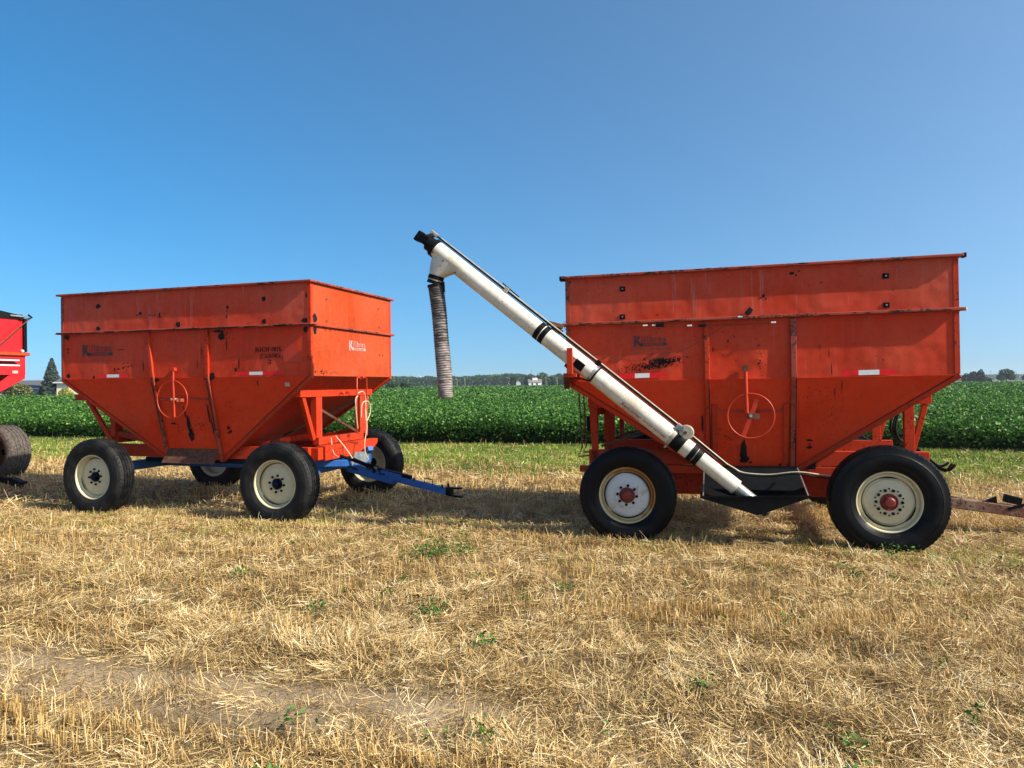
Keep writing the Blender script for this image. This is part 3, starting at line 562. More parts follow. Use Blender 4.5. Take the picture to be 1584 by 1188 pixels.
# ================================================================== WAGON 1 (left, number 3)
T1 = empty('grain_wagon', (-2.5267, 8.95, 0), (0, 0, R(-17.5)), 'orange red grain wagon stencilled 3 with blue running gear, left of the auger wagon', 'grain wagon')
A0, A1, W, zt, zm, zs, zb = -4.11, 0, 2.17, 3.02, 2.475, 1.825, .70
low1 = gravity_box(T1, A0, A1, W, zt, zm, zs, zb, -2.50, -1.58, .28)
P1 = flat(.008); L1 = lambda a, z: low1(a, z, .004)
for a0_, a1_ in ((-2.56, -2.475), (-1.575, -1.571)):
    for y_ in (1, -1):
        f_ = (lambda v: v) if y_ == 1 else (lambda v: W-v)
        MB().plate([(a0_-.028, f_(-.03), zm-.02), (a0_+.028, f_(-.03), zm-.02), (a1_+.028, f_(-.035), zs), (a1_-.028, f_(-.035), zs)], (0, .034*y_, 0)).build('side_rib', M['red_frame'], T1, bevel=.006)
        ab = a1_-.005
        MB().plate([(a1_-.026, f_(-.035), zs), (a1_+.026, f_(-.035), zs), (ab+.026, f_(.245), zb-.02), (ab-.026, f_(.245), zb-.02)], (0, .034*y_, 0)).build('side_rib', M['rail'], T1, bevel=.006)
        MB().plate([(a1_-.010, f_(-.0365), zs-.05), (a1_+.000, f_(-.0365), zs-.05), (ab+.004, f_(.2435), zb+.02), (ab-.006, f_(.2435), zb+.02)], (0, .002*y_, 0)).build('rib_wear_line', M['dark'], T1)
# door, spout apron
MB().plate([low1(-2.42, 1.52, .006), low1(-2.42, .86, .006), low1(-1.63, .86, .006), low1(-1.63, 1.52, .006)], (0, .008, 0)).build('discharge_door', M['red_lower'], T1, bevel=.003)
MB().beam(low1(-2.44, 1.53, .016), low1(-1.61, 1.53, .016), .014, .02).build('door_rail', M['rail'], T1, bevel=.003)
MB().plate([(-2.44, .25, .86), (-1.60, .25, .86), (-1.58, .10, .66), (-2.46, .10, .66)], (0, .01, .006)).build('discharge_apron', M['rust'], T1, bevel=.002)
handwheel(T1, (-2.12, -.045, 1.535), .25, M['bright' if 0 else 'fresh'])
MB().tube([(-2.113, -.03, 1.935), (-2.10, -.045, 1.76), (-2.085, -.045, 1.30)], .014, 8).build('wheel_stem', M['fresh'], T1, 60)
MB().beam((-2.14, -.02, 1.935), (-2.08, -.02, 1.935), .05, .05).build('stem_bracket', M['fresh'], T1, bevel=.008)
MB().beam((-2.06, -.04, 1.52), (-1.99, .03, 1.52), .05, .05).build('gear_box', M['rail'], T1, bevel=.008)
marks(T1, [(-3.429,2.841,.046,.036),(-3.433,2.533,.035,.036),(-2.690,2.713,.028,.026),(-2.360,2.674,.014,.040),(-2.048,2.540,.044,.040),(-0.692,2.828,.036,.032),(-0.686,2.536,.036,.038),(-0.045,2.839,.032,.049),(-0.075,2.525,.062,.040),(-2.44,2.68,.012,.012),(-2.52,2.68,.01,.012),(-2.75,2.69,.016,.01),(-1.253,2.74,.022,.025),(-1.262,2.69,.014,.012),(-1.264,2.62,.012,.03)], flat(.003))
marks(T1, [(-1.399,2.430,.085,.020),(-1.349,2.36,.050,.055),(-0.072,2.41,.034,.040),(-4.0,2.42,.05,.035),(-3.981,2.255,.03,.012),(-3.982,2.200,.02,.012),(-3.985,1.868,.045,.036),(-3.022,2.224,.079,.004),(-3.139,1.948,.014,.032),(-3.071,1.956,.022,.014),(-2.994,1.97,.02,.010),(-2.90,1.985,.016,.012),(-2.84,2.0,.022,.010),(-3.511,1.846,.024,.022),(-2.640,1.975,.008,.070),(-1.671,2.158,.006,.085),(-1.74,2.0,.006,.07),(-1.078,2.00,.010,.09),(-1.13,1.92,.022,.03),(-0.409,2.073,.006,.049),(-1.50,1.845,.05,.05),(-1.27,2.25,.008,.10)], P1)
marks(T1, [(-1.571,1.80,.075,.035),(-2.45,1.80,.075,.04),(-0.812,1.741,.009,.045),(-2.02,1.183,.030,.13),(-2.01,1.05,.05,.11),(-2.272,1.199,.060,.012),(-1.392,1.147,.030,.028),(-1.36,1.10,.022,.022),(-1.40,1.08,.02,.02),(-2.52,1.243,.014,.17),(-1.66,1.337,.012,.15),(-1.63,1.161,.010,.12),(-2.07,1.521,.04,.04),(-2.05,1.36,.012,.09)], lambda a, z: low1(a, z, .018 if -2.43 < a < -1.62 and z < 1.52 else .004))
specks(T1, lambda a, z: low1(a, z, .017), -2.2, 1.12, .14, .22, 26, seed=3); specks(T1, lambda a, z: low1(a, z, .017), -1.84, 1.17, .17, .14, 34, seed=4)
specks(T1, P1, -2.95, 2.0, .5, .10, 40, .25, seed=5); specks(T1, flat(.003), -2.45, 2.69, .5, .06, 26, seed=6, rmax=.007); specks(T1, P1, -1.3, 2.38, .22, .15, 40, seed=7, rmax=.012)
specks(T1, P1, -1.15, 1.95, .12, .25, 30, seed=8); rail_rust_shade = [( -4.05+4.05*i/26+random.uniform(-.05, .05), 2.475-.004-random.random()*.008, random.uniform(.04, .16), random.uniform(.005, .011)) for i in range(27)]  # rust patches and the rail's underside shadow drawn as dark blobs
marks(T1, rail_rust_shade, flat(.0615)); marks(T1, [(-3.95+3.9*random.random(), 3.02+random.uniform(-.008, .008), random.uniform(.015, .06), random.uniform(.004, .009)) for i in range(12)], flat(.0585))
logo(T1, P1, -3.717, 2.142, .54, .166, M['print'])
fit_text('small_lettering', 'MFG. CO. INC.', -3.53, -3.33, 2.100, 2.118, P1, M['print_faint'], T1); fit_text('small_lettering', 'DELPHOS OHIO GRAVITY WAGONS', -3.64, -3.22, 2.073, 2.091, P1, M['print_faint'], T1)
stencil(T1, 'RICH-MIL', -.823, -.417, 2.146, 2.202, P1); stencil(T1, 'FARMS', -.745, -.447, 2.062, 2.118, P1); stencil(T1, '3', -.636, -.582, 1.985, 2.045, P1)
strip(T1, -3.44, -2.90, 1.862, 1.862, P1, (.30, .70), .042); strip(T1, -1.10, -.395, 1.868, 1.868, P1, (.26, .55), .042)
MB().add([P1(-.258, 2.263), P1(-.447, 2.131), P1(-.39, 2.006), P1(-.10, 2.000)], [(0, 1, 2, 3)]).build('triangle_print', M['fresh'], T1)
MB().add([L1(-.40, 1.745), L1(-.40, 1.695), L1(-.33, 1.695), L1(-.33, 1.745)], [(0, 1, 2, 3)]).build('faded_sticker', M['print_grey'], T1)
# end face details
PE = lambda n_, z: (.003, n_, z)
marks(T1, [(.367,2.829,.03,.018),(.362,2.541,.03,.018),(1.776,2.84,.03,.02),(1.791,2.561,.03,.02)], PE, 'rust', 'bolt_washer')
marks(T1, [(.09,2.56,.055,.06),(.09,2.41,.045,.055),(1.80,2.15,.01,.02),(1.90,2.15,.01,.02),(.33,2.43,.008,.02),(.45,2.43,.008,.02)], PE)
specks(T1, PE, .3, 2.0, .5, .35, 60, seed=12, mat='rust', rmax=.008); specks(T1, PE, 1.95, 2.3, .25, .7, 40, seed=13, mat='rust', rmax=.008); specks(T1, PE, .25, 1.87, .5, .04, 40, seed=14, rmax=.01); specks(T1, PE, .12, 2.5, .2, .6, 30, seed=15, mat='rust')
logo(T1, PE, .928, 2.185, .45, .14, M['print_grey'])
# hopper end frames (front at a=-.3, mirrored at the rear)
def end_frame(T, aF, W, sg, ns=(.14, 2.03), posts=(.575, 1.735), zbeam=(1.55, 1.655), zlow=(.90, 1.0), side_in=.55, mat='red_frame', brace=True):
    MB().box(aF-.05, aF+.05, ns[0], ns[1], *zbeam).build('cross_beam', M[mat], T, bevel=.006)
    MB().box(aF-.05, aF+.05, posts[0]-.02, posts[1]+.02, *zlow).build('lower_cross_beam', M[mat], T, bevel=.006)
    for i, p in enumerate(posts):
        MB().box(aF-.045, aF+.045, p-.07, p+.07, zlow[1], zbeam[0]).build('upright_post', M[mat], T, bevel=.005)
        o = -1 if i == 0 else 1
        if brace: MB().beam((aF, ns[i]-o*.10, zbeam[0]), (aF, p+o*.085, zlow[1]-.02), .07, .06, (1, 0, 0)).build('diagonal_brace', M[mat], T, bevel=.005)
        MB().beam((aF-sg*.02, p, zlow[1]+.04), (aF-sg*1.15, p, zb+.14), .06, .07).build('raking_strut', M[mat], T, bevel=.005)
    return
end_frame(T1, -.30, W, 1); end_frame(T1, -3.50, W, -1, ns=(.34, 1.83), posts=(.36, 1.81), zbeam=(1.40, 1.5), brace=False)
for y0 in (.30, 1.79):
    MB().box(-4.10, -3.90, y0-.10, y0+.10, 1.515, 1.605).build('corner_gusset', M['red_frame'], T1, bevel=.004)
    MB().beam((-3.96, y0, 1.52), (-3.53, y0, .94), .05, .06).build('diagonal_brace', M['red_frame'], T1, bevel=.004)
    MB().box(-3.58, -.25, y0+.0, y0+.08, .715, .89).build('frame_rail', M['red_frame'], T1, bevel=.006)
    MB().box(-2.95, -.75, y0+.03, y0+.12, .645, .708).build('gear_rail', M['hubblue'], T1, bevel=.006)  # near-black blue carries the shade under the box in its colour
MB().box(-.26, -.12, .50, 1.95, .83, .895).build('bolster_beam', M['red_frame'], T1, bevel=.005)
MB().plate([(-.12, .50, .70), (-.12, 1.72, .70), (-.12, 1.95, .83), (-.12, .50, .83)], (-.10, 0, 0)).build('bolster_plate', M['red_frame'], T1, bevel=.005)
MB().plate([(-1.05, .36, .88), (-.14, .36, .88), (-.14, .36, .72), (-.55, .36, .62), (-.85, .36, .70)], (0, .12, 0)).build('bolster_bracket', M['red_frame'], T1, bevel=.005)
MB().beam((-.30, 1.68, 1.0), (-.30, .60, 1.40), .02, .035).build('cross_brace_rod', M['rust'], T1); MB().beam((-.9, .40, .95), (-.33, 1.70, 1.48), .02, .02).build('cross_brace_rod', M['black'], T1)
# running gear
for a_ in (-.40, -3.30): MB().box(a_-.06, a_+.06, .02, W-.02, .50, .63).build('axle', M['blue'], T1, bevel=.008)
MB().box(-3.3, -.4, W/2-.06, W/2+.06, .50, .60).build('reach_pole', M['blue'], T1, bevel=.006)
MB().plate([(-.46, .55, .60), (-.02, .85, .585), (-.02, 1.3, .585), (-.46, 1.62, .60)], (0, 0, .09)).build('steering_plate', M['blue'], T1, bevel=.008)
MB().plate([(.0, .95, .58), (.0, 1.45, .60), (-.03, 1.50, .74), (-.03, 1.12, .76)], (-.02, 0, 0)).build('white_plate', M['grey'], T1)
MB().beam((-.25, 1.55, .64), (.05, 1.42, .79), .09, .07).build('steering_arm', M['blue'], T1, bevel=.006)
hk = MB().beam((-.1, 1.07, .56), (.62, 1.07, .40), .12, .13).build('tongue', M['blue'], T1, bevel=.008)
MB().beam((.50, 1.07, .44), (1.40, 1.07, .265), .085, .085).build('tongue_extension', M['blue'], T1, bevel=.006)
MB().beam((.35, 1.07, .535), (.86, 1.07, .435), .07, .05).build('latch_box', M['black'], T1, bevel=.006)
MB().beam((.42, 1.03, .49), (.72, 1.03, .425), .03, .09).build('latch_plate', M['blue'], T1, bevel=.005)
MB().plate([(1.38, 1.02, .22), (1.46, 1.02, .20), (1.46, 1.02, .32), (1.38, 1.02, .33)], (0, .10, 0)).build('hitch_block', M['black'], T1, bevel=.008)
MB().beam((1.43, 1.07, .31), (1.60, 1.07, .315), .07, .022).build('clevis_jaw', M['black'], T1, bevel=.006); MB().beam((1.43, 1.07, .215), (1.60, 1.07, .20), .07, .022).build('clevis_jaw', M['black'], T1, bevel=.006)
MB().tube([(1.07, 1.03, .37), (1.07, 1.03, .44), (1.19, 1.03, .42), (1.19, 1.03, .35)], .007, 6).build('hose_loop', M['black'], T1)
MB().tube([(1.33, 1.03, .31), (1.33, 1.03, .36)], .012, 6).build('pin', M['black'], T1); MB().tube([(1.41, 1.05, .33), (1.41, 1.05, .38)], .016, 6).build('pin', M['black'], T1); MB().tube([(.92, 1.03, .40), (.92, 1.03, .44)], .012, 6).build('pin', M['black'], T1)
MB().tube([(-.3, .80, .80), (.05, .95, .66), (.30, 1.02, .56), (.34, 1.0, .50)], [.018, .022, .022, .03], 10).build('brake_rod', M['black'], T1, 50)
MB().tube([(-.2, .9, .72), (.0, 1.0, .55), (.15, 1.05, .50), (.28, 1.0, .56), (.30, .98, .62), (.22, 1.0, .60), (.2, 1.05, .46)], .013, 8).build('hydraulic_hose', M['rubber'], T1, 60)
MB().tube([(.05, .92, .70), (.25, 1.0, .60), (.38, 1.02, .58), (.42, 1.0, .48), (.6, 1.05, .46)], .011, 8).build('hydraulic_hose', M['rubber'], T1, 60)
# ladder hoops and rope on the front
MB().tube([(.05, 1.15, 1.79), (.05, 1.10, 1.815), (.05, 1.045, 1.80), (.05, 1.03, 1.035), (.05, 1.32, .985), (.05, 1.315, 1.79), (.05, 1.26, 1.825), (.05, 1.21, 1.80)], .010, 8).build('step_hoop', M['fresh'], T1, 60)
def smooth_pts(pts, k_=4):
    P_ = [Vector(p) for p in pts]; out = []
    for i in range(len(P_)-1):
        p0, p1, p2, p3 = P_[max(i-1, 0)], P_[i], P_[i+1], P_[min(i+2, len(P_)-1)]
        for j in range(k_):
            t = j/k_; out.append(.5*((2*p1)+(-p0+p2)*t+(2*p0-5*p1+4*p2-p3)*t*t+(-p0+3*p1-3*p2+p3)*t**3))
    return out+[P_[-1]]
MB().tube(smooth_pts([(.06, 1.05, 1.59), (.07, 1.17, 1.61), (.07, 1.25, 1.50), (.07, 1.24, 1.2), (.07, 1.36, 1.28), (.07, 1.385, 1.40), (.07, 1.30, 1.47), (.07, 1.15, 1.44), (.07, 1.12, 1.25)]), .008, 6).build('rope', M['rope'], T1, 60)
MB().tube(smooth_pts([(.07, 1.24, 1.45), (.07, 1.27, 1.1), (.07, 1.21, .9), (.09, 1.19, .75), (.12, 1.24, .63), (.14, 1.28, .50)]), .008, 6).build('rope', M['rope'], T1, 60)
MB().tube(smooth_pts([(.06, 1.04, 1.55), (.07, .97, 1.50), (.07, .98, 1.32), (.07, 1.02, 1.1)]), .009, 6).build('rope', M['rope'], T1, 60)
MB().tube(smooth_pts([(-.22, .80, .98), (-.1, .66, .80), (.0, .62, .74)]), .006, 6).build('rope', M['rope'], T1, 60)
MB().tube(smooth_pts([(-.22, .92, 1.0), (-.05, .94, .80), (.05, .98, .62)]), .008, 6).build('rope', M['rope'], T1, 60)
for a_, far in ((-.365, 0), (-3.275, 0), (-.42, 1), (-3.36, 1)): wheel(T1, a_, 2.30 if far else -.155, .482, 'w1', bool(far), a_)

# ================================================================== WAGON 2 (right, with auger)
T2 = empty('auger_wagon', (4.4276, 7.0, 0), (0, R(-.5), R(-15.5)), 'faded red gravity box grain wagon with a long white unloading auger slanting across its side', 'grain wagon')
A0, A1, W, zt, zm, zs, zb2 = -3.93, 0, 2.2, 2.925, 2.397, 1.75, .76
low2 = gravity_box(T2, A0, A1, W, zt, zm, zs, zb2, -2.43, -1.50, .27, .062)
P2 = flat(.008); zb = .76
for a_, mt, w_ in ((-2.40, 'red_frame', .026), (-1.53, 'rail', .030)):
    for y_ in (1, -1):
        f_ = (lambda v: v) if y_ == 1 else (lambda v: W-v)
        MB().plate([(a_-w_, f_(-.028), zm-.02), (a_+w_, f_(-.028), zm-.02), (a_+w_, f_(-.034), zs), (a_-w_, f_(-.034), zs)], (0, .034*y_, 0)).build('side_rib', M[mt], T2, bevel=.006)
        MB().plate([(a_-w_, f_(-.034), zs), (a_+w_, f_(-.034), zs), (a_+w_, f_(.23), zb2), (a_-w_, f_(.23), zb2)], (0, .034*y_, 0)).build('side_rib', M[mt], T2, bevel=.006)
        MB().plate([(a_+w_-.012, f_(-.036), zs), (a_+w_-.002, f_(-.036), zs), (a_+w_-.002, f_(.228), zb2), (a_+w_-.012, f_(.228), zb2)], (0, .002*y_, 0)).build('rib_wear_line', M['dark'], T2)
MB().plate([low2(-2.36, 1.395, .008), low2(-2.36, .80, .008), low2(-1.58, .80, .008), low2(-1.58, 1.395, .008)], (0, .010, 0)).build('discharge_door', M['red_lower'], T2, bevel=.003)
for a_ in (-2.33, -1.60): MB().plate([low2(a_-.03, 1.48, .022), low2(a_-.03, .78, .022), low2(a_+.03, .78, .022), low2(a_+.03, 1.48, .022)], (0, .012, 0)).build('door_guide', M['red_frame'], T2, bevel=.004)
MB().beam(low2(-2.36, 1.405, .012), low2(-1.58, 1.405, .012), .014, .014).build('door_rail', M['rail'], T2, bevel=.003)
handwheel(T2, (-1.965, -.045, 1.359), .235, M['fresh'], ((-1.90, -.035, 1.53), (-2.05, -.035, 1.13)))
MB().tube([(-2.01, -.035, 1.85), (-2.003, -.035, 1.39)], .020, 10).build('wheel_stem', M['fresh'], T2, 60)
MB().tube([(-2.01, -.01, 1.86), (-2.01, -.055, 1.86)], .036, 8).build('stem_cap', M['rust'], T2); MB().beam((-2.0, -.035, 1.365), (-1.88, -.02, 1.345), .03, .06).build('gear_bracket', M['rust'], T2, bevel=.004)
def bolt(T, a, z, place_off=.003, s=.030):
    o = MB().box(a-s, a+s, -place_off-.005, -.001, z-s*.9, z+s*.9).build('bolt_plate', M['black'], T, bevel=.002)
    MB().tube([(a, -place_off-.004, z), (a, -place_off-.018, z)], .009, 6).build('bolt', M['grey'], o)
for a_, z_ in ((-3.289, 2.771), (-3.294, 2.463), (-.646, 2.762), (-.645, 2.468)): bolt(T2, a_, z_)
marks(T2, [(-3.884,2.876,.023,.012),(-3.905,2.775,.022,.012),(-2.914,2.468,.01,.01),(-1.530,2.840,.030,.018),(-1.49,2.82,.012,.012),(-1.46,2.86,.01,.01),(-1.814,2.618,.018,.022),(-1.79,2.59,.012,.018),(-1.85,2.60,.010,.012),(-1.960,2.454,.022,.022),(-1.25,2.73,.01,.01)], flat(.003))
marks(T2, [(-1.532,2.341,.028,.047),(-1.275,2.057,.005,.036),(-1.189,2.0,.005,.055),(-1.167,1.84,.006,.07),(-2.335,2.069,.007,.03),(-2.181,2.154,.008,.024),(-0.684,1.914,.006,.012)], P2)
marks(T2, [(-2.034,.969,.042,.13),(-2.02,.87,.05,.05),(-1.961,.84,.018,.014),(-1.66,.82,.016,.016)], lambda a, z: low2(a, z, .020))
marks(T2, [(-1.368,1.087,.036,.013),(-1.367,1.045,.012,.012),(-1.367,1.010,.030,.018),(-2.46,1.27,.010,.12),(-1.066,1.655,.005,.08),(-1.133,1.60,.005,.05)], lambda a, z: low2(a, z, .004))
specks(T2, P2, -2.98, 1.925, .5, .065, 260, .14, seed=21, rmax=.012); specks(T2, P2, -2.85, 1.955, .22, .05, 120, .16, seed=22, rmax=.018); specks(T2, P2, -1.87, 2.0, .06, .25, 40, seed=23, rmax=.010)
specks(T2, P2, -2.1, 2.1, .5, .3, 50, seed=24, rmax=.006); specks(T2, lambda a, z: low2(a, z, .020), -2.2, 1.08, .2, .16, 50, seed=25, rmax=.008); specks(T2, lambda a, z: low2(a, z, .020), -1.9, 1.1, .6, .4, 60, seed=26, rmax=.006)
specks(T2, lambda a, z: low2(a, z, .004), -1.15, 1.4, .3, .4, 60, seed=27, rmax=.006); specks(T2, flat(.004), -1.75, 2.6, 1.2, .3, 30, seed=28, rmax=.008)
marks(T2, [(-3.9+3.8*random.random(), 2.397+random.uniform(-.012, .004), random.uniform(.015, .09), random.uniform(.002, .006)) for i in range(18)], flat(.0665))
marks(T2, [(q_+random.uniform(-.03, .03), 2.925+random.uniform(-.008, .010), random.uniform(.02, .06), random.uniform(.003, .008)) for q_ in (-2.45, -2.38, -2.3, -2.05, -1.98, -1.93, -3.0, -1.4, -.9)], flat(.0625))
# the maker's logo, model line and address
logo(T2, P2, -3.172, 2.125, .356, .120, M['print'])
fit_text('small_lettering', '375 GRAIN HANDLER', -3.21, -2.765, 2.083, 2.108, P2, M['print_faint'], T2, bold=.01)
fit_text('small_lettering', 'DESIGNED BY KILLBROS EQUIPMENT', -3.245, -2.742, 2.034, 2.056, P2, M['print_faint'], T2, bold=.005)
strip(T2, -3.36, -2.83, 1.802, 1.812, P2, (.36, .66), .050); strip(T2, -1.065, -.575, 1.79, 1.795, P2, (.31, .70), .050)
# frame
for y0 in (.30, 1.83):
    MB().box(-3.745, -.20, y0, y0+.08, .80, .96).build('frame_rail', M['red_frame'], T2, bevel=.006)
    MB().box(-3.60, -.25, y0-.01, y0+.09, .70, .79).build('gear_rail', M['red_frame'], T2, bevel=.006)
    MB().box(-3.745, -3.38, y0-.02, y0+.10, 1.445, 1.585).build('corner_gusset', M['red_frame'], T2, bevel=.004)
    MB().plate([(-3.735, y0, 1.45), (-3.64, y0, 1.45), (-3.64, y0, .80), (-3.705, y0, .80)], (0, .07, 0)).build('upright_post', M['red_frame'], T2, bevel=.004)
    MB().box(-3.60, -3.54, y0+.25, y0+.30, .80, 1.45).build('upright_post', M['red_frame'], T2, bevel=.004)
    MB().box(-3.86, -3.62, y0, y0+.08, .70, .77).build('frame_stub', M['red_frame'], T2, bevel=.006)
    MB().plate([(-.44, y0, 1.457), (-.17, y0, 1.457), (-.17, y0, 1.61), (-.20, y0, 1.63)], (0, .07, 0)).build('corner_gusset', M['red_frame'], T2, bevel=.004)
    MB().box(-.43, -.335, y0, y0+.07, .96, 1.457).build('upright_post', M['red_frame'], T2, bevel=.004)
    MB().beam((-.225, y0+.03, 1.457), (-.355, y0+.03, .95), .05, .05).build('diagonal_brace', M['red_frame'], T2, bevel=.004)
    MB().beam((-3.6, y0+.04, 1.0), (-2.6, y0+.04, 1.3), .05, .03).build('raking_strut', M['rust'], T2)
for a_ in (-.43, -3.70): MB().box(a_, a_+.09, .38, 1.83, 1.36, 1.45).build('cross_beam', M['red_frame'], T2, bevel=.005)
MB().plate([(-1.50, .26, .77), (-1.30, .26, .77), (-1.30, .26, .92), (-1.50, .26, .80)], (0, .02, 0)).build('spout_gusset', M['dark'], T2)
for a_ in (-.70, -3.25): MB().box(a_-.06, a_+.06, .05, W-.05, .45, .57).build('axle', M['red_frame'], T2, bevel=.008)
MB().box(-3.25, -.7, W/2-.06, W/2+.06, .45, .56).build('reach_pole', M['red_frame'], T2, bevel=.006)
MB().box(-3.1, -.9, .42, .50, .45, .70).build('gear_side_channel', M['red_frame'], T2, bevel=.006)
for y0, dx in ((.26, 0), (.34, .042)): MB().tube([(-3.845+dx, y0, 1.61-dx*.5), (-3.815+dx*.8, y0, 1.0), (-3.86+dx, y0, .885+dx), (-3.66, y0, .90+dx*.8)], .009, 8).build('ladder_rail', M['rust'], T2)
for z_ in (1.50, 1.35, 1.20, 1.05): MB().tube([(-3.84, .26, z_), (-3.795, .34, z_)], .006, 6).build('ladder_rung', M['rust'], T2)
MB().box(-3.80, -3.74, .50, .56, 1.16, 1.34).build('light_box', M['black'], T2, bevel=.005)
for i_, (q, zz) in enumerate(((1.0, .0), (1.12, .04), (.9, .02))):
    MB().tube(smooth_pts([(-.30, q, 1.45), (-.36, q-.05, 1.3+zz), (-.40, q-.10, 1.15), (-.32, q, 1.02), (-.22, q+.05, 1.0), (-.05, q-.2, .80), (.05, q-.3, .72+zz), (.12, q-.3, .80)]), .014, 7).build('hydraulic_hose', M['rubber'], T2, 60)
# drawbar
db = MB().beam((-.35, 1.07, .40), (1.60, 1.07, .155), .14, .115).build('drawbar', M['drawbar'], T2, bevel=.01)
MB().plate([(.18, 1.03, .405), (.45, 1.03, .345), (.55, 1.03, .36), (.645, 1.03, .41), (.65, 1.03, .32), (.2, 1.03, .355)], (0, .05, 0)).build('latch_plate', M['black'], db, bevel=.004)
MB().beam((.72, 1.05, .395), (.88, 1.05, .355), .08, .085).build('jack_body', M['black'], db, bevel=.008); MB().beam((.74, 1.0, .28), (.90, 1.0, .33), .02, .03).build('jack_link', M['black'], db)
MB().beam((.84, 1.0, .25), (.84, 1.0, .37), .03, .05).build('jack_link', M['black'], db)
# ---- auger hopper under the discharge
tr = MB(); ya = -.41; yb = .12
tr.plate([(-2.49, ya, .545), (-1.93, ya, .385), (-1.44, ya, .575)], (0, .012, 0)); tr.plate([(-2.49, yb, .60), (-1.93, yb, .40), (-1.44, yb, .60)], (0, .012, 0))
tr.plate([(-2.49, ya, .545), (-2.49, yb, .60), (-1.93, yb, .40), (-1.93, ya, .385)], (0, 0, -.008)); tr.plate([(-1.93, ya, .385), (-1.93, yb, .40), (-1.44, yb, .60), (-1.44, ya, .575)], (0, 0, -.008))
hp = tr.build('auger_hopper', M['black'], T2)
MB().plate([(-2.42, .20, .80), (-1.50, .20, .80), (-1.44, .10, .56), (-2.49, .10, .56)], (0, .008, 0)).build('hopper_back', M['rubber'], hp)
MB().beam((-2.49, ya-.004, .55), (-1.44, ya-.004, .58), .012, .016).build('hopper_lip', M['black'], hp, bevel=.002)
MB().beam((-1.46, ya, .585), (-1.50, .10, .80), .012, .012).build('hopper_edge', M['grey'], hp); MB().beam((-2.46, ya, .56), (-2.45, .10, .78), .012, .012).build('hopper_edge', M['grey'], hp)
# ---- auger
TP = Vector((-5.384, -.30, 3.312)); DD = Vector((.7725, 0, -.635)).normalized(); UU = Vector((.635, 0, .7725)).normalized(); NN2 = Vector((0, -1, 0))
def ap(s_, u=0., n_=0.): return TP+DD*s_+UU*u+NN2*n_
au = MB().tube([ap(0), ap(3.395)], .098, 40).build('auger_tube', M['white'], T2, 40)
au['label'] = 'long white auger tube slanting up past the rear of the wagon'
MB().tube([ap(3.40), ap(3.635)], .094, 40).build('tube_section', M['white'], au, 40)
MB().tube([ap(3.60), ap(4.21)], .080, 40).build('tube_section', M['white'], au, 40)
MB().tube([ap(3.62), ap(4.45)], .062, 24).build('inner_tube', M['grey'], au, 40)
fl = MB(); fl.tube([ap(4.30), ap(4.62)], .016, 8)
for i in range(48):
    t = i/16*2*math.pi; t2 = (i+1)/16*2*math.pi; s1 = 4.34+i*.0055; s2 = s1+.0055
    q = lambda s_, t_, r_: ap(s_, math.sin(t_)*r_, math.cos(t_)*r_)
    fl.add([q(s1, t, .015), q(s2, t2, .015), q(s2, t2, .066), q(s1, t, .066)], [(0, 1, 2, 3)])
fl.build('flighting', M['grey'], au)
def band(s_, wd, r_, mat, name='clamp_band'): return MB().tube([ap(s_-wd/2), ap(s_+wd/2)], r_, 40).build(name, M[mat], au, 40)
band(1.575, .058, .103, 'black'); band(1.645, .058, .103, 'black'); band(3.395, .035, .104, 'tan'); band(3.47, .12, .103, 'black'); band(3.655, .055, .100, 'black'); band(3.72, .055, .095, 'black')
band(2.33, .03, .101, 'grey'); band(.98, .012, .0995, 'white_stained'); band(4.20, .012, .082, 'white_stained')
MB().tube([ap(-.02), ap(.03)], .108, 30).build('head_flange', M['black'], au, 35); MB().tube([ap(-.10), ap(-.02)], .085, 16).build('bearing_housing', M['black'], au, 35)
MB().beam(ap(-.26, 0, 0), ap(-.10, .01, 0), .11, .11, UU).build('hydraulic_motor', M['black'], au, bevel=.012); MB().beam(ap(-.265, -.005, 0), ap(-.215, -.005, 0), .13, .125, UU).build('motor_cap', M['black'], au, bevel=.012)
MB().beam(ap(-.16, .05, 0), ap(-.10, .12, 0), .045, .05, NN2).build('motor_port', M['rust'], au, bevel=.006); MB().beam(ap(-.155, .125, .0), ap(-.06, .125, 0), .05, .04, UU).build('hose_fitting', M['tan'], au, bevel=.006)
MB().tube([ap(-.10, .122, .0), ap(3.40, .128, .0), ap(4.0, .118, 0)], .011, 8).build('hydraulic_line', M['black'], au, 60)
MB().tube([ap(-.02, .128, -.035), ap(.8, .134, -.035), ap(3.40, .138, -.03), ap(4.0, .125, -.03)], .010, 8).build('hydraulic_line', M['tan'], au, 60)
MB().tube([ap(.03, .103, .0), ap(3.9, .106, 0)], .003, 6).build('grease_line', M['grey'], au)
MB().beam(ap(.985, .09, 0), ap(.985, .16, 0), .06, .05, DD).build('line_clip', M['tan'], au, bevel=.004); MB().beam(ap(.90, .165, 0), ap(1.15, .155, 0), .012, .012, UU).build('line_clip', M['black'], au)
for s_ in (2.30, 3.38): MB().beam(ap(s_, .09, 0), ap(s_, .155, 0), .05, .05, DD).build('line_clip', M['tan'] if s_ > 3 else M['black'], au, bevel=.004)
MB().beam(ap(1.66, .10, -.05), ap(1.70, .12, -.30), .05, .05, UU).build('hold_bracket', M['rust'], au, bevel=.004)
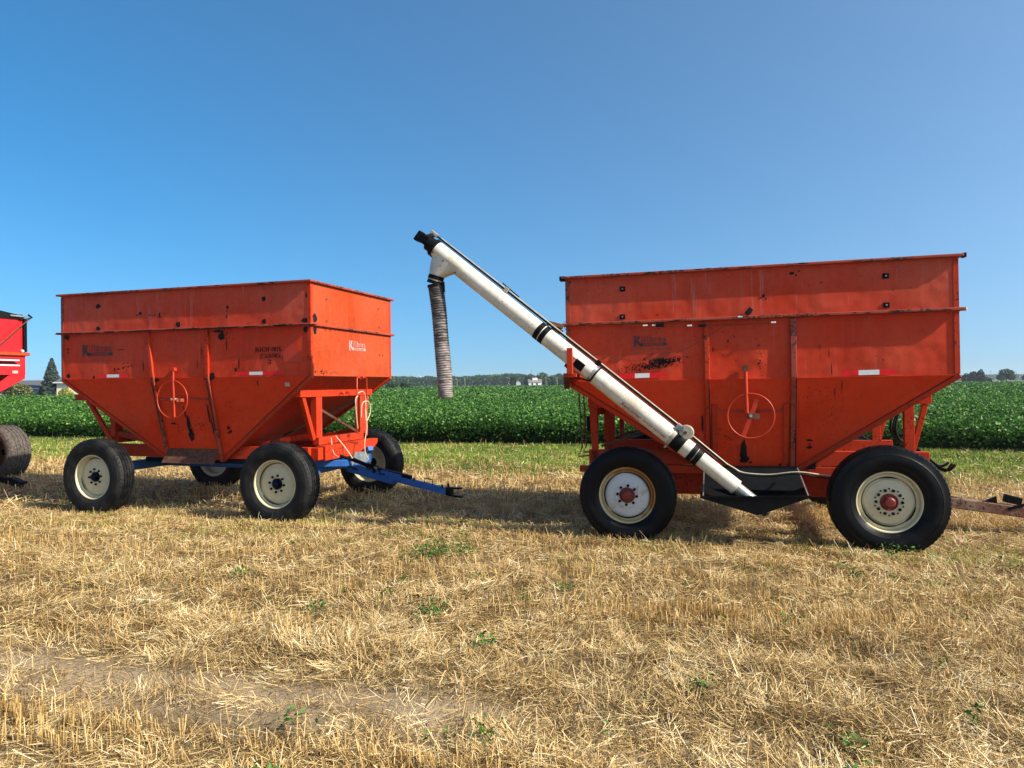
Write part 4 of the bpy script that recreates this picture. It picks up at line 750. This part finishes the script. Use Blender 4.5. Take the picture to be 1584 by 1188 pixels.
# winch pulley
pu = ap(3.475, .130, .045); MB().lathe([(0, -.03), (.068, -.03), (.075, -.025), (.075, -.016), (.055, -.012), (.055, .012), (.078, .018), (.078, .028), (0, .03)], 36, c=tuple(pu)).build('winch_pulley', M['tan'], au, 35)
MB().beam(ap(3.36, .11, .05), ap(3.44, .14, .07), .04, .05, UU).build('winch_bracket', M['grey'], au, bevel=.006); MB().tube([tuple(pu+Vector((-.01, -.03, 0))), tuple(pu+Vector((-.01, -.06, 0)))], .018, 8).build('winch_shaft', M['rust'], au)
MB().tube([ap(3.40, -.10, .06), ap(3.40, -.135, .06)], .014, 8).build('clamp_bolt', M['grey'], au)
# cradle on the side of the box
MB().plate([tuple(ap(2.02, -.135, -.02)), tuple(ap(2.02, .02, .105)), tuple(ap(2.13, .02, .105)), tuple(ap(2.13, -.135, -.02))], (0, .0, -.001)).build('cradle_plate', M['red_frame'], T2)
MB().box(-3.845, -3.785, -.44, -.40, 1.83, 2.115).build('cradle_strap', M['red_frame'], T2, bevel=.004)
MB().box(-3.89, -3.75, -.42, -.0, 1.80, 1.84).build('cradle_arm', M['red_frame'], T2, bevel=.004)
MB().beam((-3.89, -.25, 1.82), (-3.93, -.02, 1.70), .06, .06).build('cradle_arm', M['rust'], T2); MB().beam((-3.78, -.03, 1.66), (-3.78, -.03, 1.86), .05, .10).build('cradle_post', M['red_frame'], T2, bevel=.004)
MB().plate([tuple(ap(2.10, .03, .101)), tuple(ap(2.10, -.06, .088)), tuple(ap(2.22, -.06, .088)), tuple(ap(2.22, .03, .101))], (0, -.004, 0)).build('cradle_pad', M['black'], au)
MB().tube([tuple(ap(2.36, .11*math.cos(t), .108*math.sin(t))) for t in np.linspace(0, 2.3, 14)], .010, 7).build('rubber_strap', M['rubber'], au, 60)
MB().tube([tuple(ap(2.36, -.073, .081)), (-3.78, -.36, 1.80), (-3.86, -.36, 1.84)], .009, 7).build('rubber_strap', M['rubber'], au, 60)
# cables
MB().tube(smooth_pts([(-3.96, -.06, 2.40), (-3.752, -.04, 2.12), (-3.214, -.035, 1.98), (-2.95, -.035, 1.99), (-2.692, -.04, 2.05), (-2.353, -.05, 2.227), (-2.10, -.06, 2.40), (-1.987, -.06, 2.432)], 6), .0035, 6).build('winch_cable', M['rust'], T2)
MB().tube([(-3.95, -.06, 2.43), (-2.96, -.06, 2.345), (-2.43, -.045, 2.325), (-1.72, -.045, 2.33)], .003, 6).build('winch_cable', M['rust'], T2)
for a0_, z0_ in ((-3.07, 2.352), (-2.97, 2.350), (-2.60, 2.332), (-2.08, 2.405), (-1.75, 2.332)): MB().beam((a0_, -.062, z0_), (a0_+.05, -.062, z0_+.001), .014, .016).build('cable_clamp', M['refl_white'], T2, bevel=.003)
MB().beam((-2.93, -.06, 2.352), (-2.84, -.06, 2.35), .035, .04).build('turnbuckle', M['black'], T2, bevel=.004); MB().beam((-2.48, -.06, 2.33), (-2.40, -.05, 2.33), .03, .03).build('turnbuckle', M['black'], T2, bevel=.004)
MB().beam((-1.99, -.06, 2.43), (-1.94, -.05, 2.49), .03, .05).build('cable_eye', M['black'], T2, bevel=.004); MB().beam((-4.12, -.14, 2.42), (-3.95, -.08, 2.37), .05, .05).build('rail_coupler', M['rust'], T2, bevel=.006)
for i_ in (0, 1): MB().tube(smooth_pts([tuple(ap(3.9, .118, 0)), (-2.15, -.12, .80+.02*i_), (-2.05, -.08, .745+.02*i_), (-1.793, -.05, .725+.02*i_), (-1.509, -.05, .757+.02*i_), (-1.213, .05, .700+.03*i_), (-.9, .25, .70)]), .0075, 8).build('hydraulic_line', M['tan'] if i_ else M['black'], T2, 60)
MB().tube([(.0, -.02, zm), (.055, -.05, zm)], .020, 8).build('rail_end', M['tan'], T2); MB().box(.036, .062, -.05, .03, zt-.022, zt+.02).build('rim_end', M['black'], T2)
MB().box(-3.99, -3.93, -.055, .05, zt-.03, zt+.018).build('rim_end', M['black'], T2)
# discharge spout and hanging hose
e1 = ap(.215, -.03); e2 = Vector((-5.374, -.30, 2.985)); dn = Vector((-.30, 0, -.954)).normalized(); rt = Vector((.954, 0, -.30))
rings = []; N_ = 36
for i in range(9):
    t = i/8; tt = t*t*(3-2*t); c_ = e1.lerp(e2, t); ax = (DD.lerp(rt, tt)).normalized(); ra = .20+(.084-.20)*t**1.25; rb = .099+(.082-.099)*t
    rings += [c_+ax*ra*math.cos(2*math.pi*j/N_)+Vector((0, 1, 0))*rb*math.sin(2*math.pi*j/N_) for j in range(N_)]
sp = MB().add(rings, [(i*N_+j, (i+1)*N_+j, (i+1)*N_+(j+1) % N_, i*N_+(j+1) % N_) for i in range(8) for j in range(N_)]).build('discharge_spout', M['white_stained'], au, 50)
MB().tube([tuple(e2-dn*.01), tuple(e2+dn*.035)], .092, 30).build('spout_clamp', M['black'], au, 35); MB().tube([tuple(e2+dn*.035), tuple(e2+dn*.05)], .088, 30).build('spout_collar', M['tan'], au, 35); MB().tube([tuple(e2+dn*.05), tuple(e2+dn*.085)], .090, 30).build('spout_clamp', M['black'], au, 35)
for p_ in (ap(.05, -.04, .094), ap(.21, -.045, .092), ap(.40, -.07, .075)): MB().tube([tuple(p_), tuple(p_+Vector((0, -.015, 0)))], .010, 6).build('bolt', M['rust'], au)
path = smooth_pts([(-5.384, -.30, 2.875), (-5.35, -.30, 2.599), (-5.325, -.30, 2.227), (-5.299, -.30, 1.894), (-5.285, -.30, 1.598)], 120)
m_ = len(path); MB().tube([tuple(p) for p in path], [(.086+.004*math.sin(i*2*math.pi/10)+.0015*math.sin(i*.023)) for i in range(m_)], 28, False).build('corrugated_hose', M['hose'], au, 70)
MB().tube([(-5.384, -.30, 2.868), (-5.386, -.30, 2.892)], .095, 28, False).build('hose_cuff', M['black'], au, 35)
MB().beam((-5.315, -.30, 2.92), (-5.310, -.30, 2.80), .03, .07, (1, 0, 0)).build('hose_strap', M['black'], au)
# lettering on the tube, wrapped round it
def on_tube(s_, v): th = v/.0985; return tuple(ap(s_, math.sin(th)*.0998, math.cos(th)*.0998))
fit_text('tube_lettering', 'Remlinger', 2.76, 3.03, -.085, -.028, on_tube, M['print_red'], au, bold=.02, shear=.35)
fit_text('tube_lettering', 'AUGER SYSTEMS', 3.05, 3.345, -.062, -.034, on_tube, M['print_red'], au, bold=.012)
MB().add([on_tube(2.80+i*.02, -.092) for i in range(12)]+[on_tube(2.80+i*.02, -.098) for i in range(12)], [(i, i+1, i+13, i+12) for i in range(11)]).build('tube_lettering', M['print_red'], au)
fit_text('small_lettering', '||/|/|||/||/|||', 2.55, 2.78, -.06, -.03, on_tube, M['print_grey'], au) if 0 else None
for a_, far, kd in ((-.698, 0, 'w2f'), (-3.255, 0, 'w2r'), (-.72, 1, 'w2f'), (-3.27, 1, 'w2r')): wheel(T2, a_, W+.12 if far else -.115, .512 if a_ > -2 else .518, kd, bool(far), a_*3)

# ================================================================== WAGON 3 (edge of picture, front end)
o3 = Vector((-10.013, 11.311, 0)); T3 = empty('tarped_wagon', tuple(o3), (0, 0, R(-17.5)), 'bright red grain wagon with rolled black tarp, cut off by the left picture edge', 'grain wagon')
W3a, W3b = -.05, 2.38; A0, A1, zt, zm, zs, zb = -4.3, 0, 3.03, 2.35, 1.957, .72
for nm, z0_, z1_, e_ in (('end_extension_panel', zm, zt, 0), ('end_panel', zs, zm, .012)): MB().box(-.006+e_, e_, W3a, W3b-.002, z0_, z1_).build(nm, M['bright'], T3)
for y0 in (W3a, W3b-.006):
    MB().box(A0, -.012, y0, y0+.006, zm, zt).build('extension_panel', M['bright'], T3); MB().box(A0, -.012, y0, y0+.006, zs, zm-.0).build('side_panel', M['bright'], T3)
    sg = 1 if y0 < 1 else -1; MB().plate([(A0, y0, zs), (A1, y0, zs), (-1.7, y0+sg*.45, zb), (-2.6, y0+sg*.45, zb)], (0, .006*sg, 0)).build('lower_panel', M['bright'], T3)
MB().box(A0-.006, A0, W3a, W3b, zs, zt).build('rear_end_panel', M['bright'], T3)
MB().plate([(-1.7, W3a+.45, zb), (-1.7, W3b-.45, zb), (-.012, W3b-.03, zs-.01), (-.012, W3a+.03, zs-.01)], (-.006, 0, .004)).build('slope_panel', M['rust'], T3)  # dark rust colour stands in for shade on the down-facing slope
MB().plate([(-2.6, W3a+.45, zb), (-2.6, W3b-.45, zb), (A0, W3b, zs), (A0, W3a, zs)][::-1], (.006, 0, .004)).build('slope_panel', M['bright'], T3)
MB().plate([(.0, W3b, zs), (.0, W3b, zs-.07), (.0, 1.60, zs-.47), (.0, 1.60, zs-.36), (.0, W3b-.30, zs-.0)][::-1], (-.02, 0, 0)).build('slope_trim', M['bright'], T3)
MB().plate([(.0, W3a, zs), (.0, W3a+.30, zs), (.0, .73, zs-.36), (.0, .73, zs-.47), (.0, W3a, zs-.07)][::-1], (-.02, 0, 0)).build('slope_trim', M['bright'], T3)
MB().box(0.0, .06, W3a-.04, W3b+.06, zm-.03, zm+.03).build('mid_rail', M['red_end'], T3, bevel=.008)
for y0 in (W3a-.05, W3b): MB().box(A0, 0, y0, y0+.05, zm-.03, zm+.03).build('mid_rail', M['red_end'], T3, bevel=.006)
MB().box(.0, .05, W3b-.05, W3b+.01, zm+.04, zt).build('corner_post', M['black'], T3, bevel=.004)
MB().tube([(A0, W3b-.10, zt+.02), (.05, W3b-.10, zt+.02)], .05, 14).build('tarp_roll', M['rubber'], T3, 50)
tb = MB(); NT_ = 20
tb.plate([(.03, W3a-.03, zt-.02), (.03, W3b-.05, zt-.02), (.03, W3b-.12, zt+.06), *[(.03, W3b-.2-(W3b-W3a-.3)*i/8, zt+.07+.10*math.sin(math.pi*i/8)) for i in range(1, 8)], (.03, W3a+.05, zt+.07)][::-1], (-4.3, 0, 0)); tb.build('tarp', M['rubber'], T3)
MB().beam((.05, W3b-.32, zt+.035), (.05, W3b+.02, zt+.035), .03, .03).build('tarp_bow_end', M['grey'], T3, bevel=.004); MB().tube([(.06, W3b+.03, zt+.07), (.06, W3b+.10, zt+.03), (.06, W3b+.02, zt-.01)], .02, 8).build('crank_knuckle', M['black'], T3)
MB().tube(smooth_pts([(.07, W3b+.05, zt), (.07, 2.20, 2.83), (.07, 1.93, 2.585), (.07, 1.7, 2.38)]), .012, 8).build('tarp_arm', M['rust'], T3, 60)
for z0_, h_, mt, y1 in ((2.232, .022, 'refl_white', 2.26), (2.135, .022, 'refl_white', 2.27), (2.185, .050, 'black', 2.23)): MB().plate([(.014, .2, z0_-h_/2), (.014, y1, z0_-h_/2), (.014, y1-(.08 if mt == 'black' else 0), z0_+h_/2), (.014, .2, z0_+h_/2)], (-.001, 0, 0)).build('stripe_decal', M[mt], T3)
MB().plate([(.014, 2.12, 1.985), (.014, 2.23, 1.985), (.014, 2.23, 2.035), (.014, 2.12, 2.035)], (-.001, 0, 0)).build('label_decal', M['print_grey'], T3)
MB().tube([(.02, 2.30, zm+.06), (.055, 2.30, zm+.06)], .025, 8).build('bolt', M['refl_white'], T3)
for a_ in (-.32, -3.6):
    wheel(T3, a_, 2.16, .49, 'w3', True); wheel(T3, a_, .2, .49, 'w3', False); MB().box(a_-.06, a_+.06, .3, 2.0, .45, .57).build('axle', M['black'], T3)
MB().box(-3.8, -.2, .6, .7, .60, .75).build('frame_rail', M['bright'], T3); MB().box(-3.8, -.2, 1.7, 1.8, .60, .75).build('frame_rail', M['bright'], T3)
MB().box(-.35, -.25, .62, 1.78, .75, 1.75).build('end_support', M['bright'], T3)
MB().beam((-.3, 1.2, .40), (1.40, 1.2, .07), .10, .10).build('tongue', M['black'], T3, bevel=.008)
MB().plate([(1.05, 1.14, .18), (1.20, 1.14, .19), (1.47, 1.14, .115), (1.46, 1.14, .085), (1.15, 1.14, .10)], (0, .12, 0)).build('hitch_plate', M['black'], T3, bevel=.006); MB().beam((1.25, 1.2, .05), (1.38, 1.2, .04), .06, .05).build('jack_foot', M['black'], T3, bevel=.004)

# ================================================================== background
def crown_pts(n, blobs):
    out = []
    tot = sum(b[3]*b[5] for b in blobs)
    for cx, cy, cz, rx, ry, rz in blobs:
        m = int(n*rx*rz/tot); q = RNG.normal(0, 1, (m, 3)); q = norm(q)*(.55+.45*RNG.random((m, 1))**.6); lump = .82+.36*vn(q[:, 0]*3+cx, q[:, 2]*3+q[:, 1]*2, .8, 71)
        out.append(q*lump[:, None]*np.array([rx, ry, rz])+np.array([cx, cy, cz]))
    return np.concatenate(out)
def tree(name, base, blobs, n, size, mat, label, cat, trunk_h, trunk_r, group=None):
    T = empty(name, base, (0, 0, 0), label, cat, group)
    P_ = crown_pts(n, blobs); V_, F_ = leaves(P_, size, .35, .8, 1.6)
    link('crown', npmesh('crown', V_, F_, M[mat], np.repeat(RNG.random(len(P_)), 4)), T)
    b = MB().tube([(0, 0, -.3), (trunk_r*.3, 0, trunk_h*.5), (0, 0, trunk_h)], [trunk_r*1.3, trunk_r, trunk_r*.6], 8)
    for i in range(3): b.tube([(0, 0, trunk_h*.7), (math.cos(i*2.1)*trunk_h*.25, math.sin(i*2.1)*trunk_h*.25, trunk_h*1.25)], [trunk_r*.5, trunk_r*.2], 6)
    b.build('trunk', M['bark'], T, 60); return T
# spruce: tiers of drooping boughs
T = empty('spruce_tree', (-64.7, 100, 0), (0, 0, 0), 'tall blue green spruce between the two pale houses at the left', 'tree')
n = 9000; hgt = RNG.random(n)**1.25; rad = (1-hgt)**.85*1.85*(.70+.30*np.abs(np.sin(hgt*26+RNG.normal(0, .4, n))))+.05; th = RNG.random(n)*2*np.pi; rr_ = rad*(.45+.55*RNG.random(n)**.5)*(.85+.3*vn(th*1.5, hgt*12, .7, 81))
P_ = np.stack([rr_*np.cos(th), rr_*np.sin(th), .3+hgt*5.6-rr_*.18], -1); V_, F_ = leaves(P_, .26, .3, .42, 1.2); link('crown', npmesh('crown', V_, F_, M['spruce'], np.repeat(RNG.random(n), 4)), T)
MB().tube([(0, 0, -.3), (0, 0, 5.7)], [.16, .03], 8).build('trunk', M['bark'], T)
tree('round_shrub', (-67.3, 97, 0), [(0, 0, 1.25, 1.75, 1.3, 1.15), (-1.0, 0, .9, 1.0, .9, .8), (1.0, 0, .8, .9, .9, .7)], 4200, .24, 'olive', 'rounded olive green shrub in front of the grey roofed house', 'shrub', 1.1, .10)
tree('yellow_green_bush', (-69.9, 93, 0), [(0, 0, .95, .75, .7, .75)], 900, .2, 'yellow', 'small bright green bush at the left end of the grey roofed house', 'bush', .8, .05)
tree('yellow_bush', (-59.6, 95, 0), [(0, 0, .9, .95, .7, .72)], 1100, .18, 'yellow', 'yellow flowering bush in front of the cream house wall', 'bush', .8, .05)
def house(name, label, parts_, cat='house'):
    T = empty(name, parts_['base'], (0, 0, parts_.get('rot', 0)), label, cat); w_, d_, h_, rh = parts_['size']; wm, rm = parts_['mats']
    MB().box(-w_/2, w_/2, 0, d_, -1, h_).build('wall', M[wm], T)
    if parts_.get('gable'):   # gable end facing the camera
        MB().plate([(-w_/2, 0, h_), (w_/2, 0, h_), (0, 0, h_+rh)], (0, d_, 0)).build('gable', M[wm], T)
        for sg in (-1, 1): MB().plate([(sg*(w_/2+.25), -.2, h_-.12), (0, -.2, h_+rh+.04), (0, -.2, h_+rh+.16), (sg*(w_/2+.3), -.2, h_-.02)][::sg], (0, d_+.4, 0)).build('roof', M[rm], T)
    else:
        MB().plate([(-w_/2-.3, -.35, h_-.05), (-w_/2-.3, d_/2, h_+rh), (-w_/2-.3, d_+.35, h_-.05)], (w_+.6, 0, 0)).build('roof', M[rm], T)
        MB().box(-w_/2-.3, w_/2+.3, -.40, -.36, h_-.12, h_+.02).build('fascia', M['trim'], T)
    for x0, x1, z0, z1 in parts_.get('win', []):
        f_ = MB().box(x0-.07, x1+.07, -.05, .0, z0-.07, z1+.07).build('window', M['trim'], T); MB().box(x0, x1, -.06, -.052, z0, z1).build('pane', M['glass'], f_)
    return T
house('ranch_house', 'long low pale house with a grey roof behind the soybeans at the left', {'base': (-70.6, 101, 0), 'size': (11.5, 6.5, 1.72, 1.15), 'mats': ('siding', 'roof'), 'win': [(.0, .30, .9, 1.45), (1.0, 1.7, .7, 1.5), (-1.4, -.7, .9, 1.5), (3.4, 3.7, .9, 1.5)]})
house('gabled_house', 'pale gabled house wing rising behind the spruce tree', {'base': (-64.6, 108, 0), 'size': (8.0, 7, 1.9, 2.6), 'mats': ('siding', 'roof'), 'gable': 1, 'win': []})
house('cream_house', 'sunlit cream house wall with two small windows right of the spruce', {'base': (-60.6, 99, 0), 'size': (5.6, 6, 2.5, 1.3), 'mats': ('cream_wall', 'roof'), 'win': [(-1.95, -1.65, 1.25, 1.75), (-1.42, -1.12, 1.25, 1.75)]})
# far tree line, one mass
def treeline(name, x0, x1, y0, hmin, hmax, n, size, mat, seed, label):
    x = x0+RNG.random(n)*(x1-x0); prof = hmin+(hmax-hmin)*(.55*vn(x, 0*x, 26, seed)+.3*vn(x, 0*x, 9, seed+1)+.15*vn(x, 0*x, 4, seed+2))
    P_ = np.stack([x, y0+RNG.normal(0, 6, n), prof*RNG.random(n)**.6], -1); V_, F_ = leaves(P_, size, .4, .9, 1.6)
    tag(link(name, npmesh(name, V_, F_, M[mat], np.repeat(np.clip(.15+RNG.random(n)*.8, 0, 1), 4))), kind='stuff', label=label)
treeline('far_woodland', -420, 90, 640, 5.0, 11.5, 26000, 1.9, 'leaf', 90, 'distant dark woodland along the horizon between the wagons')
treeline('distant_woodland', -900, 1300, 1150, 5, 14, 30000, 3.6, 'leaf', 95, 'hazy tree line on the far horizon')
gt = 'trees around the distant farmhouse'
for i, (x_, h_, w_) in enumerate(((1.5, 6.5, 2.2), (9.8, 4.6, 2.0), (11.5, 7.6, 3.8), (18.5, 8.4, 4.2), (24.5, 6.6, 3.4), (29.5, 7.8, 3.8), (34.5, 6.6, 3.4), (39.5, 7.2, 3.6))):
    lab = ['slim tree standing left of the distant farmhouse', 'low tree touching the left wall of the distant farmhouse', 'round tree rising behind the distant farmhouse roof', 'tallest tree behind the right wall of the distant farmhouse', 'lower tree right of the distant farmhouse', 'broad tree on the horizon between farmhouse and auger wagon', 'small tree on the horizon nearest the auger wagon', 'broad tree on the horizon mostly hidden by the auger wagon'][i]
    tree('broadleaf_tree', (x_, 430+6*(i % 3), 0), [(0, 0, h_*.60, w_, w_, h_*.42), (w_*.4, 0, h_*.42, w_*.7, w_*.7, h_*.36), (-w_*.45, 0, h_*.40, w_*.7, w_*.7, h_*.34)], 1100, .95, 'leaf', lab, 'tree', h_*.5, .3, gt)
tree('field_bush', (-33.8, 200, 0), [(-.5, 0, 1.25, 1.1, 1, 1.1), (.7, 0, 1.35, 1.0, 1, 1.05)], 1300, .32, 'leaf', 'left of two round bushes out in the bean field', 'bush', 1.2, .12, 'round bushes in the bean field')
tree('field_bush', (-30.1, 201, 0), [(0, 0, 1.35, 1.6, 1.2, 1.15)], 1300, .32, 'leaf', 'right of two round bushes out in the bean field', 'bush', 1.2, .12, 'round bushes in the bean field')
T = house('farmhouse', 'small white farmhouse with a brown roof on the horizon between the wagons', {'base': (13.6, 418, 0), 'size': (7.6, 6, 2.9, 1.6), 'mats': ('trim', 'roofred'), 'win': [(-2.2, -1.2, 1.0, 2.2), (.6, 1.6, 1.0, 2.2)]})
MB().box(-1.5, 1.5, 1.5, 4.0, 2.9, 5.2).build('dormer', M['trim'], T); MB().box(.2, .8, 2.5, 3.1, 3.2, 5.9).build('chimney', M['roofred'], T)
house('farm_shed', 'pale little shed among trees left of the distant farmhouse', {'base': (3.8, 415, 0), 'size': (2.6, 3, 2.6, 1.2), 'mats': ('siding', 'roof'), 'gable': 1, 'win': []})
tree('pointed_tree_group', (214.5, 330, 0), [(-3.4, 0, 2.3, 2.1, 2, 2.4), (0, 0, 2.9, 2.2, 2, 2.6), (2.8, 0, 3.1, 1.8, 2, 3.3), (3.6, 0, 2.0, 2.1, 2, 2.0), (-1.6, 0, 3.2, 1.3, 1.3, 1.6)], 5200, .50, 'leafdark', 'dark clump of pointed evergreens right of the auger wagon', 'tree', 2.6, .25)
tree('small_round_tree', (221.5, 330, 0), [(0, 0, 1.5, .9, .9, 1.0)], 500, .42, 'leafdark', 'small dark round tree beside the evergreen clump', 'tree', 1.2, .12)
tree('open_crowned_tree', (229.4, 330, 0), [(0, 0, 5.0, 3.2, 2.4, 1.6), (-2.3, 0, 2.8, 1.9, 1.6, 1.7), (2.4, 0, 3.0, 2.0, 1.6, 1.5), (0.3, 0, 3.4, 1.4, 1.3, 1.2)], 2600, .52, 'leaf', 'wide open crowned tree on the horizon at the right', 'tree', 3.2, .22)
tree('dark_hedge_tree', (239.5, 330, 0), [(0, 0, 2.3, 2.6, 2, 1.8)], 1200, .5, 'leafdark', 'dark low tree cut by the right edge of the picture', 'tree', 1.6, .2)
# poles, masts, turbines, water tower
gp_ = 'utility poles on the horizon'
for i, (x_, y_, h_) in enumerate(((-30.9, 400, 4.9), (-26.5, 400, 5.6), (19.3, 405, 5.8), (25.5, 402, 5.6), (31.5, 402, 5.6))):
    T = empty('utility_pole', (x_, y_, 0), (0, 0, 0), ['utility pole just right of the hanging hose', 'second utility pole right of the hanging hose', 'utility pole just right of the distant farmhouse', 'second utility pole right of the distant farmhouse', 'utility pole closest to the auger wagon'][i], 'pole', gp_)
    MB().tube([(0, 0, -.5), (0, 0, h_)], [.20, .14], 8).build('pole', M['wood'], T); MB().box(-.8, .8, -.08, .08, h_-.6, h_-.42).build('crossarm', M['wood'], T)
for x_, y_, h_, lb in ((12.1, 440, 11.4, 'thin radio mast behind the distant farmhouse'), (-135.7, 900, 17, 'left of two thin masts above the field bushes'), (-128.3, 900, 17, 'right of two thin masts above the field bushes'), (606, 900, 14, 'thin mast between the trees at the right'), (638, 900, 13, 'thin mast near the right edge of the picture')):
    T = empty('radio_mast', (x_, y_, 0), (0, 0, 0), lb, 'mast', 'thin masts on the horizon'); r_ = .00018*y_; MB().tube([(0, 0, 0), (0, 0, h_)], [r_*1.6, r_], 6).build('mast', M['wood'], T); MB().box(-r_*4, r_*4, -.1, .1, h_*.86, h_*.86+r_*2).build('bracket', M['wood'], T)
def turbine(x, y, h, L, ang, label):
    T = empty('wind_turbine', (x, y, 0), (0, 0, 0), label, 'wind turbine', 'wind turbines on the horizon'); MB().tube([(0, 0, 0), (0, 0, h)], [.5, .3], 10).build('tower', M['turbine'], T); MB().box(-.4, .4, -1.2, 1.2, h-.3, h+.5).build('nacelle', M['turbine'], T)
    for i in range(3):
        t = ang+i*2*math.pi/3; MB().plate([(.12*math.cos(t+1.57), -1.3, h+.12*math.sin(t+1.57)), (L*.3*math.cos(t)+.32*math.cos(t+1.57), -1.3, h+L*.3*math.sin(t)+.32*math.sin(t+1.57)), (L*math.cos(t), -1.3, h+L*math.sin(t)), (-.12*math.cos(t+1.57), -1.3, h-.12*math.sin(t+1.57))], (0, .15, 0)).build('blade', M['turbine'], T)
turbine(-23.6, 900, 12.2, 6.5, 2.0, 'white wind turbine above the woodland between the wagons'); turbine(-148.9, 900, 10.5, 5, 1.7, 'faint white wind turbine above the left field bush'); turbine(-122, 950, 12.5, 5.5, 2.2, 'faint white wind turbine right of the thin masts')
T = empty('water_tower', (-4.8, 900, 0), (0, 0, 0), 'white round water tower behind the woodland', 'water tower'); MB().tube([(0, 0, 0), (0, 0, 9)], 1.0, 12).build('stem', M['turbine'], T)
q = [(3.0*math.sin(math.pi*i/10), -2.4*math.cos(math.pi*i/10)) for i in range(11)]; b = MB(); [b.add([(r_*math.cos(2*math.pi*j/20), r_*math.sin(2*math.pi*j/20), 10.6+z_) for r_, z_ in q for j in range(20)], [(i*20+j, i*20+(j+1) % 20, (i+1)*20+(j+1) % 20, (i+1)*20+j) for i in range(10) for j in range(20)])]; b.build('tank', M['turbine'], T, 60)
# ------------------------------------------------------------------ haze
HAZE = .00020
if HAZE:
    hm = bpy.data.materials.new('haze_air'); hm.use_nodes = True; t_ = hm.node_tree; t_.nodes.clear(); ou = t_.nodes.new('ShaderNodeOutputMaterial'); pv = t_.nodes.new('ShaderNodeVolumePrincipled')
    pv.inputs['Color'].default_value = (.84, .93, 1, 1); pv.inputs['Density'].default_value = HAZE; pv.inputs['Anisotropy'].default_value = .2; t_.links.new(pv.outputs[0], ou.inputs['Volume'])
    hz = MB().box(-1400, 1600, -60, 1400, -1.4, 22).build('haze', hm); tag(hz, kind='stuff', label='thin summer haze over the fields')
print('objects', len(bpy.data.objects), 'polys', sum(len(m.polygons) for m in bpy.data.meshes))
